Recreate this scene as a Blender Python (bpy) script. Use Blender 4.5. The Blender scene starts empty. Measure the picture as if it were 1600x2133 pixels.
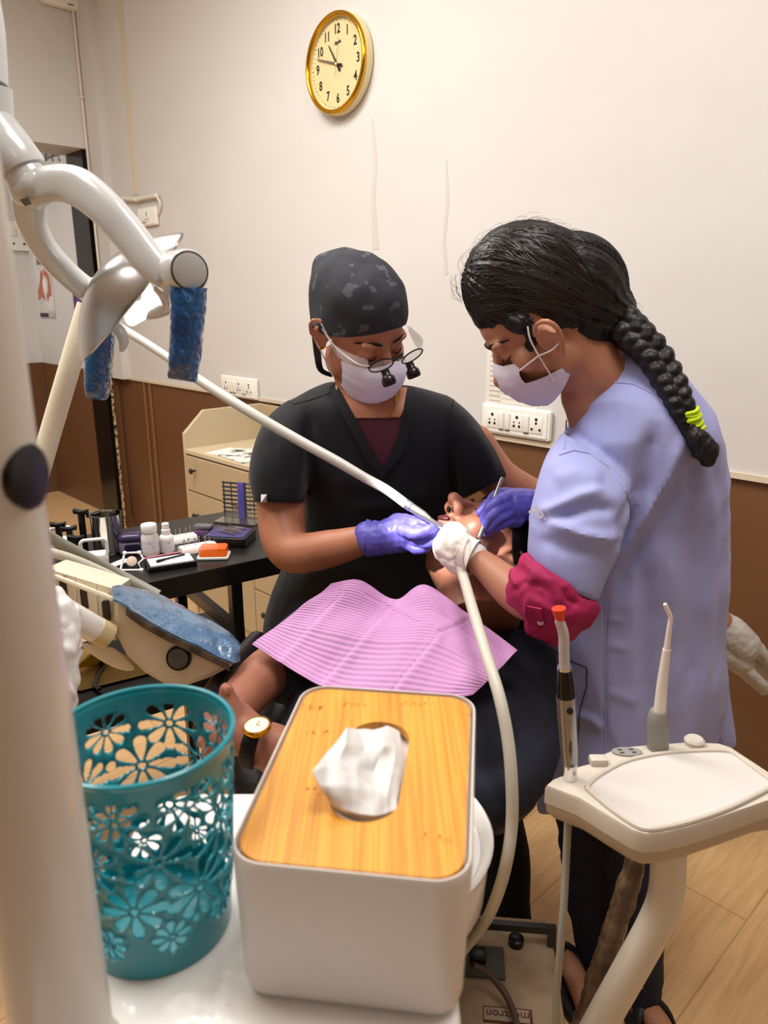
import bpy, bmesh, math, random
from mathutils import Vector, Matrix, noise
random.seed(7)
sc = bpy.context.scene
COL = sc.collection
PI = math.pi
# ------------------------------------------------------------------ camera
H = 1.40; PITCH = math.radians(16); F = 1540.0
cd = bpy.data.cameras.new('camera'); cam = bpy.data.objects.new('camera', cd); COL.objects.link(cam)
cam.location = (0, 0, H); cam.rotation_euler = (math.radians(90) - PITCH, 0, 0)
cd.sensor_fit = 'HORIZONTAL'; cd.sensor_width = 36; cd.lens = F / 1600 * 36
cd.clip_start = 0.02; cd.clip_end = 50
cd.dof.use_dof = True; cd.dof.focus_distance = 1.5; cd.dof.aperture_fstop = 9.0
sc.camera = cam
# ------------------------------------------------------------------ world, lights, exposure
w = bpy.data.worlds.new('room_air'); sc.world = w; w.use_nodes = True
w.node_tree.nodes['Background'].inputs[0].default_value = (1.0, 0.95, 0.9, 1)
w.node_tree.nodes['Background'].inputs[1].default_value = 0.3
def area(name, loc, target, size, power, color=(1, 1, 1), sy=None):
    l = bpy.data.lights.new(name, 'AREA'); l.energy = power; l.color = color
    l.shape = 'RECTANGLE'; l.size = size; l.size_y = sy or size
    o = bpy.data.objects.new(name, l); COL.objects.link(o); o.location = loc
    d = Vector(target) - Vector(loc); o.rotation_euler = d.to_track_quat('-Z', 'Y').to_euler()
    return o
area('ceiling_light_front', (-0.95, 1.9, 3.0), (-0.95, 1.9, 0), 0.8, 33, (1.0, 0.96, 0.9))
area('ceiling_light_middle', (0.35, 0.75, 3.0), (0.35, 0.75, 0), 0.8, 22, (1.0, 0.97, 0.93))
area('fill_light_side', (-1.5, 0.9, 3.0), (-1.5, 0.9, 0), 0.8, 22, (1.0, 0.97, 0.93))  # added fill to even out the room light, no known fixture
area('ceiling_light_back', (0.2, -1.4, 3.0), (0.2, -1.4, 0), 0.8, 4, (1.0, 0.97, 0.94))
area('fill_light_left', (-2.3, 2.1, 3.0), (-2.3, 2.1, 0), 0.6, 15, (1.0, 0.97, 0.92))  # added fill that lifts the dim left wall, no known fixture
area('ceiling_light_hall', (-3.0, 3.6, 3.0), (-3.0, 3.6, 0), 0.5, 26, (1.0, 0.97, 0.93))
sc.view_settings.view_transform = 'Standard'; sc.view_settings.look = 'None'
sc.view_settings.gamma = 1; sc.view_settings.use_curve_mapping = False
sc.view_settings.exposure = 0.53
# ------------------------------------------------------------------ pixel helpers (rays of the 1600x2133 photograph)
c_, s_ = math.cos(PITCH), math.sin(PITCH)
def ray(px, py):
    x = (px - 800) / F; y = (1066.5 - py) / F
    return Vector((x, c_ + y * s_, y * c_ - s_))
def S(px, py, Y):
    r = ray(px, py); k = Y / r.y
    return Vector((r.x * k, Y, H + r.z * k))
def SZ(px, py, z):
    r = ray(px, py); k = (z - H) / r.z
    return Vector((r.x * k, r.y * k, z))
WD = Vector((0.695, -0.719, 0)).normalized(); WN = Vector((-WD.y * -1, 0, 0))
WN = WD.cross(Vector((0, 0, 1))).normalized()
W0 = Vector((0.437, 2.394, 0))
def SW(px, py, off=0.0, nrm=None, org=None):
    n = nrm or WN; o = org or W0
    r = ray(px, py); C = Vector((0, 0, H))
    k = (o + n * off - C).dot(n) / r.dot(n)
    return C + r * k
def PXY(co):
    v = Vector(co) - Vector((0, 0, H)); z = v.y * c_ - v.z * s_; y = v.y * s_ + v.z * c_
    return 800 + F * v.x / z, 1066.5 - F * y / z
def frame(o, x, y, z):
    return Matrix(((x[0], y[0], z[0], o[0]), (x[1], y[1], z[1], o[1]), (x[2], y[2], z[2], o[2]), (0, 0, 0, 1)))
def wallf(p):
    return frame(p, WD, Vector((0, 0, 1)), WN)
# ------------------------------------------------------------------ materials
def lin(c):
    c = c / 255
    return c / 12.92 if c <= 0.04045 else ((c + 0.055) / 1.055) ** 2.4
def col(rgb): return (lin(rgb[0]), lin(rgb[1]), lin(rgb[2]), 1)
MATS = {}
def mat(name, rgb, rough=0.5, metal=0.0, bump=None, var=None, alpha=1, trans=0, emit=None, coat=0, sss=0, sheen=0, spec=0.5, ior=1.45):
    if name in MATS: return MATS[name]
    m = bpy.data.materials.new(name); m.use_nodes = True; MATS[name] = m
    nt = m.node_tree; b = nt.nodes['Principled BSDF']
    b.inputs['Base Color'].default_value = col(rgb); b.inputs['Roughness'].default_value = rough
    b.inputs['Metallic'].default_value = metal; b.inputs['IOR'].default_value = ior
    b.inputs['Specular IOR Level'].default_value = spec
    if alpha < 1: b.inputs['Alpha'].default_value = alpha
    if trans: b.inputs['Transmission Weight'].default_value = trans
    if coat: b.inputs['Coat Weight'].default_value = coat; b.inputs['Coat Roughness'].default_value = 0.08
    if sss: b.inputs['Subsurface Weight'].default_value = sss; b.inputs['Subsurface Radius'].default_value = (0.02, 0.008, 0.004); b.inputs['Subsurface Scale'].default_value = 0.5
    if sheen: b.inputs['Sheen Weight'].default_value = sheen
    if emit: b.inputs['Emission Color'].default_value = col(emit[0]); b.inputs['Emission Strength'].default_value = emit[1]
    tc = None
    def coord(scale):
        nonlocal tc
        if tc is None: tc = nt.nodes.new('ShaderNodeTexCoord')
        mp = nt.nodes.new('ShaderNodeMapping'); nt.links.new(tc.outputs['Object'], mp.inputs[0])
        if isinstance(scale, (int, float)): scale = (scale,) * 3
        mp.inputs['Scale'].default_value = scale
        n = nt.nodes.new('ShaderNodeTexNoise'); n.inputs['Scale'].default_value = 1; n.inputs['Detail'].default_value = 4
        nt.links.new(mp.outputs[0], n.inputs['Vector']); return n
    if bump:
        n = coord(bump[0]); bp = nt.nodes.new('ShaderNodeBump'); bp.inputs['Strength'].default_value = bump[1]
        bp.inputs['Distance'].default_value = bump[2] if len(bump) > 2 else 0.001
        nt.links.new(n.outputs[0], bp.inputs['Height']); nt.links.new(bp.outputs[0], b.inputs['Normal'])
    if var:   # (scale, rgb2, lo, hi)
        n = coord(var[0]); r = nt.nodes.new('ShaderNodeValToRGB')
        r.color_ramp.elements[0].position = var[2]; r.color_ramp.elements[1].position = var[3]
        r.color_ramp.elements[0].color = col(rgb); r.color_ramp.elements[1].color = col(var[1])
        nt.links.new(n.outputs[0], r.inputs[0]); nt.links.new(r.outputs[0], b.inputs['Base Color'])
    return m
# ------------------------------------------------------------------ objects
def wloc(o):
    v = Vector((0, 0, 0))
    while o is not None: v += o.location; o = o.parent
    return v
def tag(o, label=None, cat=None, group=None, kind=None):
    if label: o['label'] = label
    if cat: o['category'] = cat
    if group: o['group'] = group
    if kind: o['kind'] = kind
    return o
def thing(name, loc, label=None, cat=None, group=None):
    o = bpy.data.objects.new(name, None); COL.objects.link(o); o.location = loc; o.empty_display_size = 0.05
    return tag(o, label, cat, group)
def link(name, me, m, parent=None, label=None, cat=None, group=None, kind=None, smooth=True):
    if me.materials: me.materials.clear()
    for k in (m if isinstance(m, (list, tuple)) else [m]): me.materials.append(k)
    o = bpy.data.objects.new(name, me); COL.objects.link(o)
    if parent is not None:
        off = wloc(parent); o.parent = parent
    else:
        vs = me.vertices
        xs = [v.co.x for v in vs]; ys = [v.co.y for v in vs]; zs = [v.co.z for v in vs]
        off = Vector(((min(xs) + max(xs)) / 2, (min(ys) + max(ys)) / 2, min(zs)))
        o.location = off
    me.transform(Matrix.Translation(-off))
    if smooth:
        for p in me.polygons: p.use_smooth = True
        try: me.set_sharp_from_angle(angle=math.radians(38))
        except Exception: pass
    return tag(o, label, cat, group, kind)
class MB:
    """collects shapes into one mesh"""
    def __init__(s): s.v = []; s.f = []
    def add(s, vs, fs, M=None):
        k = len(s.v)
        s.v += [tuple(M @ Vector(p)) if M is not None else tuple(p) for p in vs]
        s.f += [tuple(i + k for i in f) for f in fs]; return s
    def addbm(s, bm, M=None):
        bm.verts.ensure_lookup_table(); bm.verts.index_update()
        s.add([v.co.copy() for v in bm.verts], [[v.index for v in f.verts] for f in bm.faces], M); bm.free(); return s
    def box(s, c, size, M=None, bev=0.0, seg=2):
        bm = bmesh.new(); bmesh.ops.create_cube(bm, size=1)
        for v in bm.verts: v.co = Vector((v.co.x * size[0] + c[0], v.co.y * size[1] + c[1], v.co.z * size[2] + c[2]))
        if bev: bmesh.ops.bevel(bm, geom=bm.edges[:], offset=min(bev, min(size) * .49), segments=seg, affect='EDGES', profile=.5)
        return s.addbm(bm, M)
    def prism(s, pts, h, M=None, bev=0.0, seg=3, z0=0.0):
        """2-D outline (x, y) extruded from z0 to z0+h"""
        bm = bmesh.new(); a = [bm.verts.new((p[0], p[1], z0)) for p in pts]
        f = bm.faces.new(a); bm.normal_update()
        r = bmesh.ops.extrude_face_region(bm, geom=[f])
        for v in r['geom']:
            if isinstance(v, bmesh.types.BMVert): v.co.z += h
        bmesh.ops.recalc_face_normals(bm, faces=bm.faces)
        if bev:
            es = [e for e in bm.edges if abs(e.verts[0].co.z - e.verts[1].co.z) < 1e-7]
            bmesh.ops.bevel(bm, geom=es, offset=bev, segments=seg, affect='EDGES', profile=.5)
        return s.addbm(bm, M)
    def ell(s, c, r, M=None, rot=None, u=20, v=14):
        bm = bmesh.new(); bmesh.ops.create_uvsphere(bm, u_segments=u, v_segments=v, radius=1)
        R = rot or Matrix.Identity(3)
        for q in bm.verts: q.co = Vector(c) + R @ Vector((q.co.x * r[0], q.co.y * r[1], q.co.z * r[2]))
        return s.addbm(bm, M)
    def tube(s, pts, rad, n=12, M=None, caps=True, smooth=0, flat=None, round_=False):
        pts = [Vector(p) for p in pts]
        if isinstance(rad, (int, float)): rad = [rad] * len(pts)
        if smooth: pts, rad = spline(pts, rad, smooth)
        if round_:
            d0 = (pts[0] - pts[1]).normalized(); d1 = (pts[-1] - pts[-2]).normalized()
            a, b = rad[0], rad[-1]
            pre = [(pts[0] + d0 * a * math.sin(t), a * math.cos(t)) for t in (1.45, 1.1, .7, .35)]
            post = [(pts[-1] + d1 * b * math.sin(t), b * math.cos(t)) for t in (.35, .7, 1.1, 1.45)]
            pts = [p for p, _ in pre] + pts + [p for p, _ in post]; rad = [r for _, r in pre] + list(rad) + [r for _, r in post]
        N = len(pts); T = []
        for i in range(N):
            t = pts[min(i + 1, N - 1)] - pts[max(i - 1, 0)]
            T.append(t.normalized() if t.length > 1e-9 else Vector((0, 0, 1)))
        up = Vector((0, 0, 1)) if abs(T[0].z) < .9 else Vector((1, 0, 0))
        if flat: up = Vector(flat[0])
        A = (up - T[0] * up.dot(T[0])).normalized(); vs = []
        for i in range(N):
            if i: A = (A - T[i] * A.dot(T[i])).normalized()
            B = T[i].cross(A)
            for k in range(n):
                a = 2 * PI * k / n; q = math.cos(a); w2 = math.sin(a)
                if flat: q *= flat[1]
                vs.append(pts[i] + (A * q + B * w2) * rad[i])
        fs = [(i * n + k, i * n + (k + 1) % n, (i + 1) * n + (k + 1) % n, (i + 1) * n + k) for i in range(N - 1) for k in range(n)]
        if caps: fs += [tuple(range(n))[::-1], tuple((N - 1) * n + k for k in range(n))]
        return s.add(vs, fs, M)
    def lathe(s, prof, M=None, n=32, cap0=True, cap1=True):
        vs = [(r * math.cos(2 * PI * k / n), r * math.sin(2 * PI * k / n), z) for r, z in prof for k in range(n)]
        N = len(prof)
        fs = [(i * n + k, i * n + (k + 1) % n, (i + 1) * n + (k + 1) % n, (i + 1) * n + k) for i in range(N - 1) for k in range(n)]
        if cap0: fs.append(tuple(range(n))[::-1])
        if cap1: fs.append(tuple((N - 1) * n + k for k in range(n)))
        return s.add(vs, fs, M)
    def loft(s, rings, caps=True, M=None):
        n = len(rings[0]); vs = [p for r in rings for p in r]; N = len(rings)
        fs = [(i * n + k, i * n + (k + 1) % n, (i + 1) * n + (k + 1) % n, (i + 1) * n + k) for i in range(N - 1) for k in range(n)]
        if caps: fs += [tuple(range(n))[::-1], tuple((N - 1) * n + k for k in range(n))]
        return s.add(vs, fs, M)
    def grid(s, P, M=None, close=False):
        h = len(P); w2 = len(P[0]); vs = [p for r in P for p in r]
        fs = [(i * w2 + j, i * w2 + (j + 1) % w2, (i + 1) * w2 + (j + 1) % w2, (i + 1) * w2 + j) for i in range(h - 1) for j in range(w2 if close else w2 - 1)]
        return s.add(vs, fs, M)
    def mesh(s, name='m'):
        me = bpy.data.meshes.new(name); me.from_pydata([tuple(v) for v in s.v], [], s.f); me.update()
        bm = bmesh.new(); bm.from_mesh(me); bmesh.ops.recalc_face_normals(bm, faces=bm.faces); bm.to_mesh(me); bm.free()
        return me
    def build(s, name, m, parent=None, label=None, cat=None, group=None, kind=None, smooth=True, sub=0, solid=0, solid_off=0, uv=False):
        me = s.mesh(name)
        if sub or solid:
            me = bake(me, [('SOLIDIFY', dict(thickness=solid, offset=solid_off))] * bool(solid) + [('SUBSURF', dict(levels=sub, render_levels=sub))] * bool(sub))
        return link(name, me, m, parent, label, cat, group, kind, smooth)
    def blob(s, name, m, parent=None, vox=0.004, sm=4, fn=None, dec=0, **kw):
        """union of closed shapes -> one continuous surface"""
        me = bake(s.mesh(name), [('REMESH', dict(mode='VOXEL', voxel_size=vox, adaptivity=0)), ('SMOOTH', dict(iterations=sm, factor=0.5))])
        if fn:
            ns = [v.normal.copy() for v in me.vertices]
            for v, n_ in zip(me.vertices, ns): v.co = fn(v.co, n_)
            me.update()
        if dec: me = bake(me, [('DECIMATE', dict(ratio=dec))])
        o = link(name, me, m, parent, **kw)
        return o
def bake(me, mods):
    t = bpy.data.objects.new('tmp', me); COL.objects.link(t)
    for ty, kw in mods:
        q = t.modifiers.new(ty, ty)
        for k, v in kw.items(): setattr(q, k, v)
    dg = bpy.context.evaluated_depsgraph_get(); dg.update()
    out = bpy.data.meshes.new_from_object(t.evaluated_get(dg))
    bpy.data.objects.remove(t); return out
def spline(pts, rad, k):
    P = []; R = []; n = len(pts)
    for i in range(n - 1):
        p0, p1, p2, p3 = pts[max(i - 1, 0)], pts[i], pts[i + 1], pts[min(i + 2, n - 1)]
        for j in range(k):
            t = j / k
            P.append(0.5 * ((2 * p1) + (p2 - p0) * t + (2 * p0 - 5 * p1 + 4 * p2 - p3) * t * t + (3 * p1 - p0 - 3 * p2 + p3) * t ** 3))
            R.append(rad[i] * (1 - t) + rad[i + 1] * t)
    P.append(pts[-1]); R.append(rad[-1]); return P, R
def dup(o, parent=None):
    c = o.copy(); COL.objects.link(c)
    if parent is not None: c.parent = parent
    for ch in list(o.children): dup(ch, c)
    return c
def text(name, s, size, M, m, parent=None, ext=0.0004, align='CENTER', bold=0.0, sx=1.0, **kw):
    cu = bpy.data.curves.new(name, 'FONT'); cu.body = s; cu.size = size; cu.extrude = ext; cu.align_x = align; cu.align_y = 'CENTER'; cu.offset = bold
    cu.resolution_u = 3
    t = bpy.data.objects.new('t', cu); COL.objects.link(t)
    dg = bpy.context.evaluated_depsgraph_get(); me = bpy.data.meshes.new_from_object(t.evaluated_get(dg)); bpy.data.objects.remove(t)
    me.transform(M @ Matrix.Diagonal((sx, 1, 1, 1)))
    return link(name, me, m, parent, smooth=False, **kw)
def rrect(w, h, r, n=5):
    r = min(r, w / 2 - 1e-5, h / 2 - 1e-5); P = []
    for cx, cy, a0 in ((w / 2 - r, h / 2 - r, 0), (-w / 2 + r, h / 2 - r, 90), (-w / 2 + r, -h / 2 + r, 180), (w / 2 - r, -h / 2 + r, 270)):
        for k in range(n + 1):
            a = math.radians(a0 + 90 * k / n); P.append((cx + r * math.cos(a), cy + r * math.sin(a)))
    return P
def aim(o, z, up=(0, 0, 1)):
    """frame at o whose local z points along z"""
    z = Vector(z).normalized(); x = Vector(up).cross(z)
    if x.length < 1e-4: x = Vector((1, 0, 0)).cross(z)
    x.normalize(); y = z.cross(x); return frame(o, x, y, z)
def pring(xl, yl, xr, yr, Y, dep, n=28, Y2=None, sq=2.0, back=None):
    """elliptical ring whose seen ends fall on two photograph points, at depth Y, with half thickness dep"""
    a = S(xl, yl, Y); b = S(xr, yr, Y2 if Y2 else Y); c = (a + b) / 2; h = (b - a) / 2
    v = (c - Vector((0, 0, H))).normalized(); d = (v - h.normalized() * v.dot(h.normalized())).normalized()
    P = []
    for k in range(n):
        t = 2 * PI * k / n; ct, st = math.cos(t), math.sin(t)
        q = (abs(ct) ** sq + abs(st) ** sq) ** (-1 / sq)
        dd = dep if (st < 0 or back is None) else back
        P.append(c + h * (ct * q) + d * (st * q * dd))
    return P
def densify(rings, k=4):
    n = len(rings[0]); out = []
    m = len(rings)
    for i in range(m - 1):
        r0, r1, r2, r3 = rings[max(i - 1, 0)], rings[i], rings[i + 1], rings[min(i + 2, m - 1)]
        for j in range(k):
            t = j / k
            out.append([0.5 * ((2 * r1[q]) + (r2[q] - r0[q]) * t + (2 * r0[q] - 5 * r1[q] + 4 * r2[q] - r3[q]) * t * t + (3 * r1[q] - r0[q] - 3 * r2[q] + r3[q]) * t ** 3) for q in range(n)])
    out.append(rings[-1]); return out
def creases(lines):
    """cloth folds along polylines: (points, height, half width)"""
    segs = []
    for pts, amp, wd in lines:
        n = len(pts) - 1
        for k in range(n): segs.append((pts[k], pts[k + 1], amp, wd, k / n, 1 / n))
    def f(co, n):
        if n.y > .25: return 0.0
        x, y = PXY(co); best = {}
        h = 0.0
        for (a, b, amp, wd, t0, dt) in segs:
            if x < min(a[0], b[0]) - wd * 2.5 or x > max(a[0], b[0]) + wd * 2.5 or y < min(a[1], b[1]) - wd * 2.5 or y > max(a[1], b[1]) + wd * 2.5: continue
            dx, dy = b[0] - a[0], b[1] - a[1]; L2 = dx * dx + dy * dy
            t = max(0.0, min(1.0, ((x - a[0]) * dx + (y - a[1]) * dy) / L2)); d = math.hypot(x - a[0] - dx * t, y - a[1] - dy * t) / wd
            tt = t0 + dt * t; e = amp * math.exp(-d * d) * min(1, 5 * tt + .1, 5 * (1 - tt) + .1)
            k = (amp, wd)
            if abs(e) > abs(best.get(k, 0)): best[k] = e
        return sum(best.values())
    return f
def fold(amp, sc3, seed=0.0):
    def f(co, n):
        p = Vector((co.x * sc3[0] + seed, co.y * sc3[1] + seed, co.z * sc3[2]))
        a = noise.noise(p) * .7 + noise.noise(p * 2.1) * .3
        return co + n * (amp * (abs(a) * 2 - .5))
    return f
# ================================================================== room
def wall_mat(name, base, v2, rough=.75):
    return mat(name, base, rough, bump=((14, 14, 14), .18, .004), var=((1.3, 1.3, 2.2), v2, .35, .75))
M_wall = wall_mat('painted wall', (213, 210, 207), (207, 203, 199))
M_brown = mat('brown enamel wainscot', (116, 80, 52), .38, bump=((9, 9, 9), .15, .004), var=((1.5, 1.5, 1.5), (104, 70, 44), .3, .8))
M_beigeedge = mat('yellowed paint edge', (214, 201, 176), .6, bump=((60, 60, 60), .3))
M_ceil = mat('ceiling paint', (235, 232, 226), .9)
M_blackstone = mat('black granite', (16, 14, 13), .16, bump=((40, 40, 40), .05))
M_cream = mat('cream switch plastic', (240, 237, 229), .4)
M_hole = mat('black socket hole', (8, 8, 8), .8)
M_conduit = mat('cream conduit', (226, 219, 203), .5)
def floor_mat():
    m = bpy.data.materials.new('wood laminate'); m.use_nodes = True; nt = m.node_tree; b = nt.nodes['Principled BSDF']
    tc = nt.nodes.new('ShaderNodeTexCoord'); mp = nt.nodes.new('ShaderNodeMapping'); nt.links.new(tc.outputs['Object'], mp.inputs[0])
    mp.inputs['Rotation'].default_value = (0, 0, math.radians(-44))
    n = nt.nodes.new('ShaderNodeTexNoise'); m2 = nt.nodes.new('ShaderNodeMapping'); nt.links.new(mp.outputs[0], m2.inputs[0])
    m2.inputs['Scale'].default_value = (2.6, 26, 1); nt.links.new(m2.outputs[0], n.inputs['Vector']); n.inputs['Scale'].default_value = 1.6; n.inputs['Detail'].default_value = 6; n.inputs['Distortion'].default_value = 1.4
    r = nt.nodes.new('ShaderNodeValToRGB'); e = r.color_ramp.elements
    e[0].position = .3; e[0].color = col((204, 162, 112)); e[1].position = .68; e[1].color = col((224, 184, 134))
    nt.links.new(n.outputs[0], r.inputs[0])
    br = nt.nodes.new('ShaderNodeTexBrick'); nt.links.new(mp.outputs[0], br.inputs['Vector'])
    br.inputs['Scale'].default_value = 1; br.inputs['Brick Width'].default_value = 1.2; br.inputs['Row Height'].default_value = .19; br.inputs['Mortar Size'].default_value = .0025
    br.inputs['Color1'].default_value = (1, 1, 1, 1); br.inputs['Color2'].default_value = (.95, .94, .93, 1); br.inputs['Mortar'].default_value = (.72, .68, .62, 1)
    mx = nt.nodes.new('ShaderNodeMixRGB'); mx.blend_type = 'MULTIPLY'; mx.inputs[0].default_value = 1
    nt.links.new(r.outputs[0], mx.inputs[1]); nt.links.new(br.outputs[0], mx.inputs[2]); nt.links.new(mx.outputs[0], b.inputs['Base Color'])
    b.inputs['Roughness'].default_value = .42
    return m
M_floor = floor_mat()
CEIL = 3.05
WZ = 0.955                       # wainscot height
def wp(s, off=0.0, z=0.0):       # s along the clock wall from W0, off towards the room
    p = W0 + WD * s + WN * off; return Vector((p.x, p.y, z))
SC = -2.93
def struct(mb, name, m): return mb.build(name, m, kind='structure', smooth=False)
# floor and ceiling
mb = MB(); mb.box((-1.2, 1.8, -.05), (11, 13, .1)); fl = struct(mb, 'floor', M_floor)
mb = MB(); mb.box((-1.2, 1.8, CEIL + .05), (11, 13, .1)); struct(mb, 'ceiling', M_ceil)
# clock wall: white above, brown wainscot below
def wallbox(s0, s1, z0, z1, t=.12, off=0.0, M0=None):
    mb = M0 or MB(); M = wallf(wp((s0 + s1) / 2, off - t / 2, (z0 + z1) / 2)); mb.box((0, 0, 0), (s1 - s0, z1 - z0, t), M); return mb
mbw = wallbox(SC, 2.8, WZ, CEIL)
mbw = wallbox(SC, SC + .16, WZ, CEIL, t=.05, off=.045, M0=mbw)        # pier beside the corner
wall_clock = struct(mbw, 'wall_right', M_wall)
mbb = wallbox(SC, 2.8, 0, WZ, off=-.006)
struct(mbb, 'wall_wainscot', M_brown)
mb = wallbox(SC + .16, 2.8, WZ - .004, WZ + .012, t=.014, off=.008); struct(mb, 'trim_1', M_beigeedge)
mb = MB()
for s in (SC + .33, SC + .40): mb.box((0, 0, 0), (.012, WZ, .012), wallf(wp(s, .002, WZ / 2)), bev=.003)
struct(mb, 'trim_2', mat('glossy brown strip', (140, 100, 66), .25))
mb = MB(); mb.box((0, 0, 0), (.05, WZ, .04), wallf(wp(1.42, -.012, WZ / 2)), bev=.006); struct(mb, 'trim_3', M_brown)
_p = SW(268, 230, .002); _z0 = SW(284, 405, 0).z; mb = MB(); mb.box((0, 0, 0), (.05, CEIL - _z0, .004), wallf(Vector((_p.x, _p.y, (CEIL + _z0) / 2))), bev=.0015); struct(mb, 'trim_4', M_beigeedge)
for k_, (pts_) in enumerate((((778, 248), (786, 330), (782, 420), (790, 520), (776, 520), (774, 420), (778, 330), (772, 248)), ((932, 335), (936, 420), (928, 500), (934, 570), (926, 572), (922, 500), (929, 420), (928, 335)))):
    _q = [SW(x, y, .0) for x, y in pts_]; _c = sum(_q, Vector()) / len(_q); _M = wallf(_c); _Mi = _M.inverted()
    mb = MB(); mb.prism([((_Mi @ p).x, (_Mi @ p).y) for p in _q], .0008, _M, z0=.0002); struct(mb, 'trim_%d' % (6 + k_), mat('water stain', (204, 199, 192), .8))
# left wall with doorway: runs from the corner towards the room along WN
def lbox(t0, t1, z0, z1, th=.28, mb=None, m=None):
    mb = mb or MB(); c = wp(SC, 0, 0) + WN * ((t0 + t1) / 2) - WD * th / 2; c.z = (z0 + z1) / 2
    mb.box((0, 0, 0), (t1 - t0, z1 - z0, th), frame(c, WN, Vector((0, 0, 1)), -WD)); return mb
DT = 2.20
mb = lbox(0.045, 6.0, DT, CEIL); mb = lbox(1.05, 6.0, 0, DT, mb=mb); mb = lbox(0, .045, WZ, CEIL, mb=mb); struct(mb, 'wall_left', M_wall)
struct(lbox(0, .045, 0, WZ), 'wall_left_wainscot', M_brown)
mb = MB()
c = wp(SC, 0, 0) + WN * .05 - WD * .14; c.z = DT / 2
mb.box((0, 0, 0), (.012, DT, .285), frame(c, WN, Vector((0, 0, 1)), -WD))
c = wp(SC, 0, 0) + WN * .04 - WD * .135; c.z = DT / 2
mb.box((0, 0, 0), (.02, DT, .21), frame(c + WN * .02, WN, Vector((0, 0, 1)), -WD))
struct(mb, 'door_1', M_blackstone)
mb = MB(); random.seed(3)                                       # chipped plaster beside the black jamb
rows = 60; P = []
for i in range(rows + 1):
    z = 1.0 * i / rows; w2 = .010 + .010 * random.random()
    a = wp(SC, .056, z) - WD * .004; P.append([a, a + WD * w2 + WN * .004 * random.random(), a + WD * (w2 + .012) - WN * .004])
mb.grid(P); struct(mb, 'trim_5', mat('chipped plaster', (196, 168, 128), .9, var=((60, 60, 60), (40, 26, 18), .5, .56)))
# hall beyond the doorway
def hbox(s0, s1, z0, z1, off=-.03, t=.1, mb=None):
    return wallbox(s0, s1, z0, z1, t=t, off=off, M0=mb)
SF = SC - 1.30
struct(hbox(SF, SC - .25, WZ + .01, CEIL), 'wall_hall', M_wall)
struct(hbox(SF, SC - .25, 0, WZ + .01, off=-.036), 'wall_hall_wainscot', M_brown)
def sbox(t0, t1, z0, z1, off=0.0):
    mb = MB(); c = wp(SF + off, 0, 0) + WN * ((t0 + t1) / 2) - WD * .05; c.z = (z0 + z1) / 2
    mb.box((0, 0, 0), (t1 - t0, z1 - z0, .1), frame(c, WN, Vector((0, 0, 1)), -WD)); return mb
struct(sbox(-.1, 5, WZ + .01, CEIL), 'wall_hall_side', M_wall)
struct(sbox(-.1, 5, 0, WZ + .01, -.005), 'wall_hall_side_wainscot', M_brown)
# walls out of frame that close the room
mb = MB(); mb.box((2.35, -1.4, CEIL / 2), (.1, 5.4, CEIL)); struct(mb, 'wall_side', M_wall)
M_backdim = mat('bounce dimming brown', (120, 96, 74), .6)  # made-up dark brown for the unseen back wall, cuts its bounced light
mb = MB(); mb.box((-1.2, -2.6, CEIL / 2), (7.2, .1, CEIL)); struct(mb, 'wall_back', M_backdim)

# ------------------------------------------------------------------ things on the walls
M_gold = mat('polished gold rim', (214, 160, 40), .2, 1.0)
M_clockcream = mat('cream clock plastic', (231, 216, 170), .4)
M_ink = mat('black ink', (14, 13, 13), .5)
ck = SW(715, 137)
R_ = .163
clk = thing('wall_clock', ck, 'round gold rimmed wall clock with cream dial high on the white wall', 'clock')
Mk = wallf(ck)
MB().lathe([(R_ * .93, 0), (R_ * 1.0, .006), (R_ * 1.0, .030), (R_ * .97, .036), (R_ * .90, .036), (R_ * .90, .02), (R_*.5,.02)], Mk, n=72, cap1=False).build('case', M_clockcream, clk)
pr = [(R_ * (.945 + .052 * math.cos(a)), .038 + .010 * math.sin(a)) for a in [2 * PI * k / 14 for k in range(15)]]
MB().lathe(pr, Mk, n=96, cap0=False, cap1=False).build('bezel', M_gold, clk)
MB().lathe([(.0005, .0265), (R_ * .91, .0265)], Mk, n=72, cap0=False, cap1=False).build('dial', mat('dial cream', (216, 198, 150), .55), clk)
Mf = Mk @ Matrix.Translation((0, 0, .0272))
for i in range(1, 13):
    a = PI / 2 - i * PI / 6; r = R_ * .675
    text('numeral', str(i), .043, Mf @ Matrix.Translation((r * math.cos(a), r * math.sin(a), 0)), M_ink, clk, bold=.0009, sx=.80)
mb = MB()
for i in range(60):
    a = i * PI / 30
    mb.box((R_ * .845, 0, .0002), (.007, .0022 if i % 5 == 0 else .0012, .0004), Mf @ Matrix.Rotation(a, 4, 'Z'))
mb.build('minute_marks', M_ink, clk, smooth=False)
text('maker_lettering', 'Ajanta', .017, Mf @ Matrix.Translation((.003, R_ * .42, 0)) @ Matrix.Rotation(.12, 4, 'Z'), M_ink, clk, bold=.0004, sx=.8)
def hand_(ang, L, back, w2, z, hollow=True):
    M = Mf @ Matrix.Rotation(math.radians(90 - ang), 4, 'Z'); mb = MB()
    if hollow:
        for s in (-1, 1):
            mb.add([(0, s * w2 * .5, z), (0, s * w2 * .1, z), (L, s * .0004, z), (L, s * .0022, z), (0, s * w2 * .5, z + .0008), (0, s * w2 * .1, z + .0008), (L, s * .0004, z + .0008), (L, s * .0022, z + .0008)],
                   [(0, 1, 2, 3), (4, 5, 6, 7), (0, 3, 7, 4), (1, 2, 6, 5), (0, 1, 5, 4), (3, 2, 6, 7)], M)
    mb.prism([(-back, -w2 * .75), (0, -w2 * .3), (0, w2 * .3), (-back, w2 * .75)], .0008, M, z0=z)
    return mb
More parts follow.
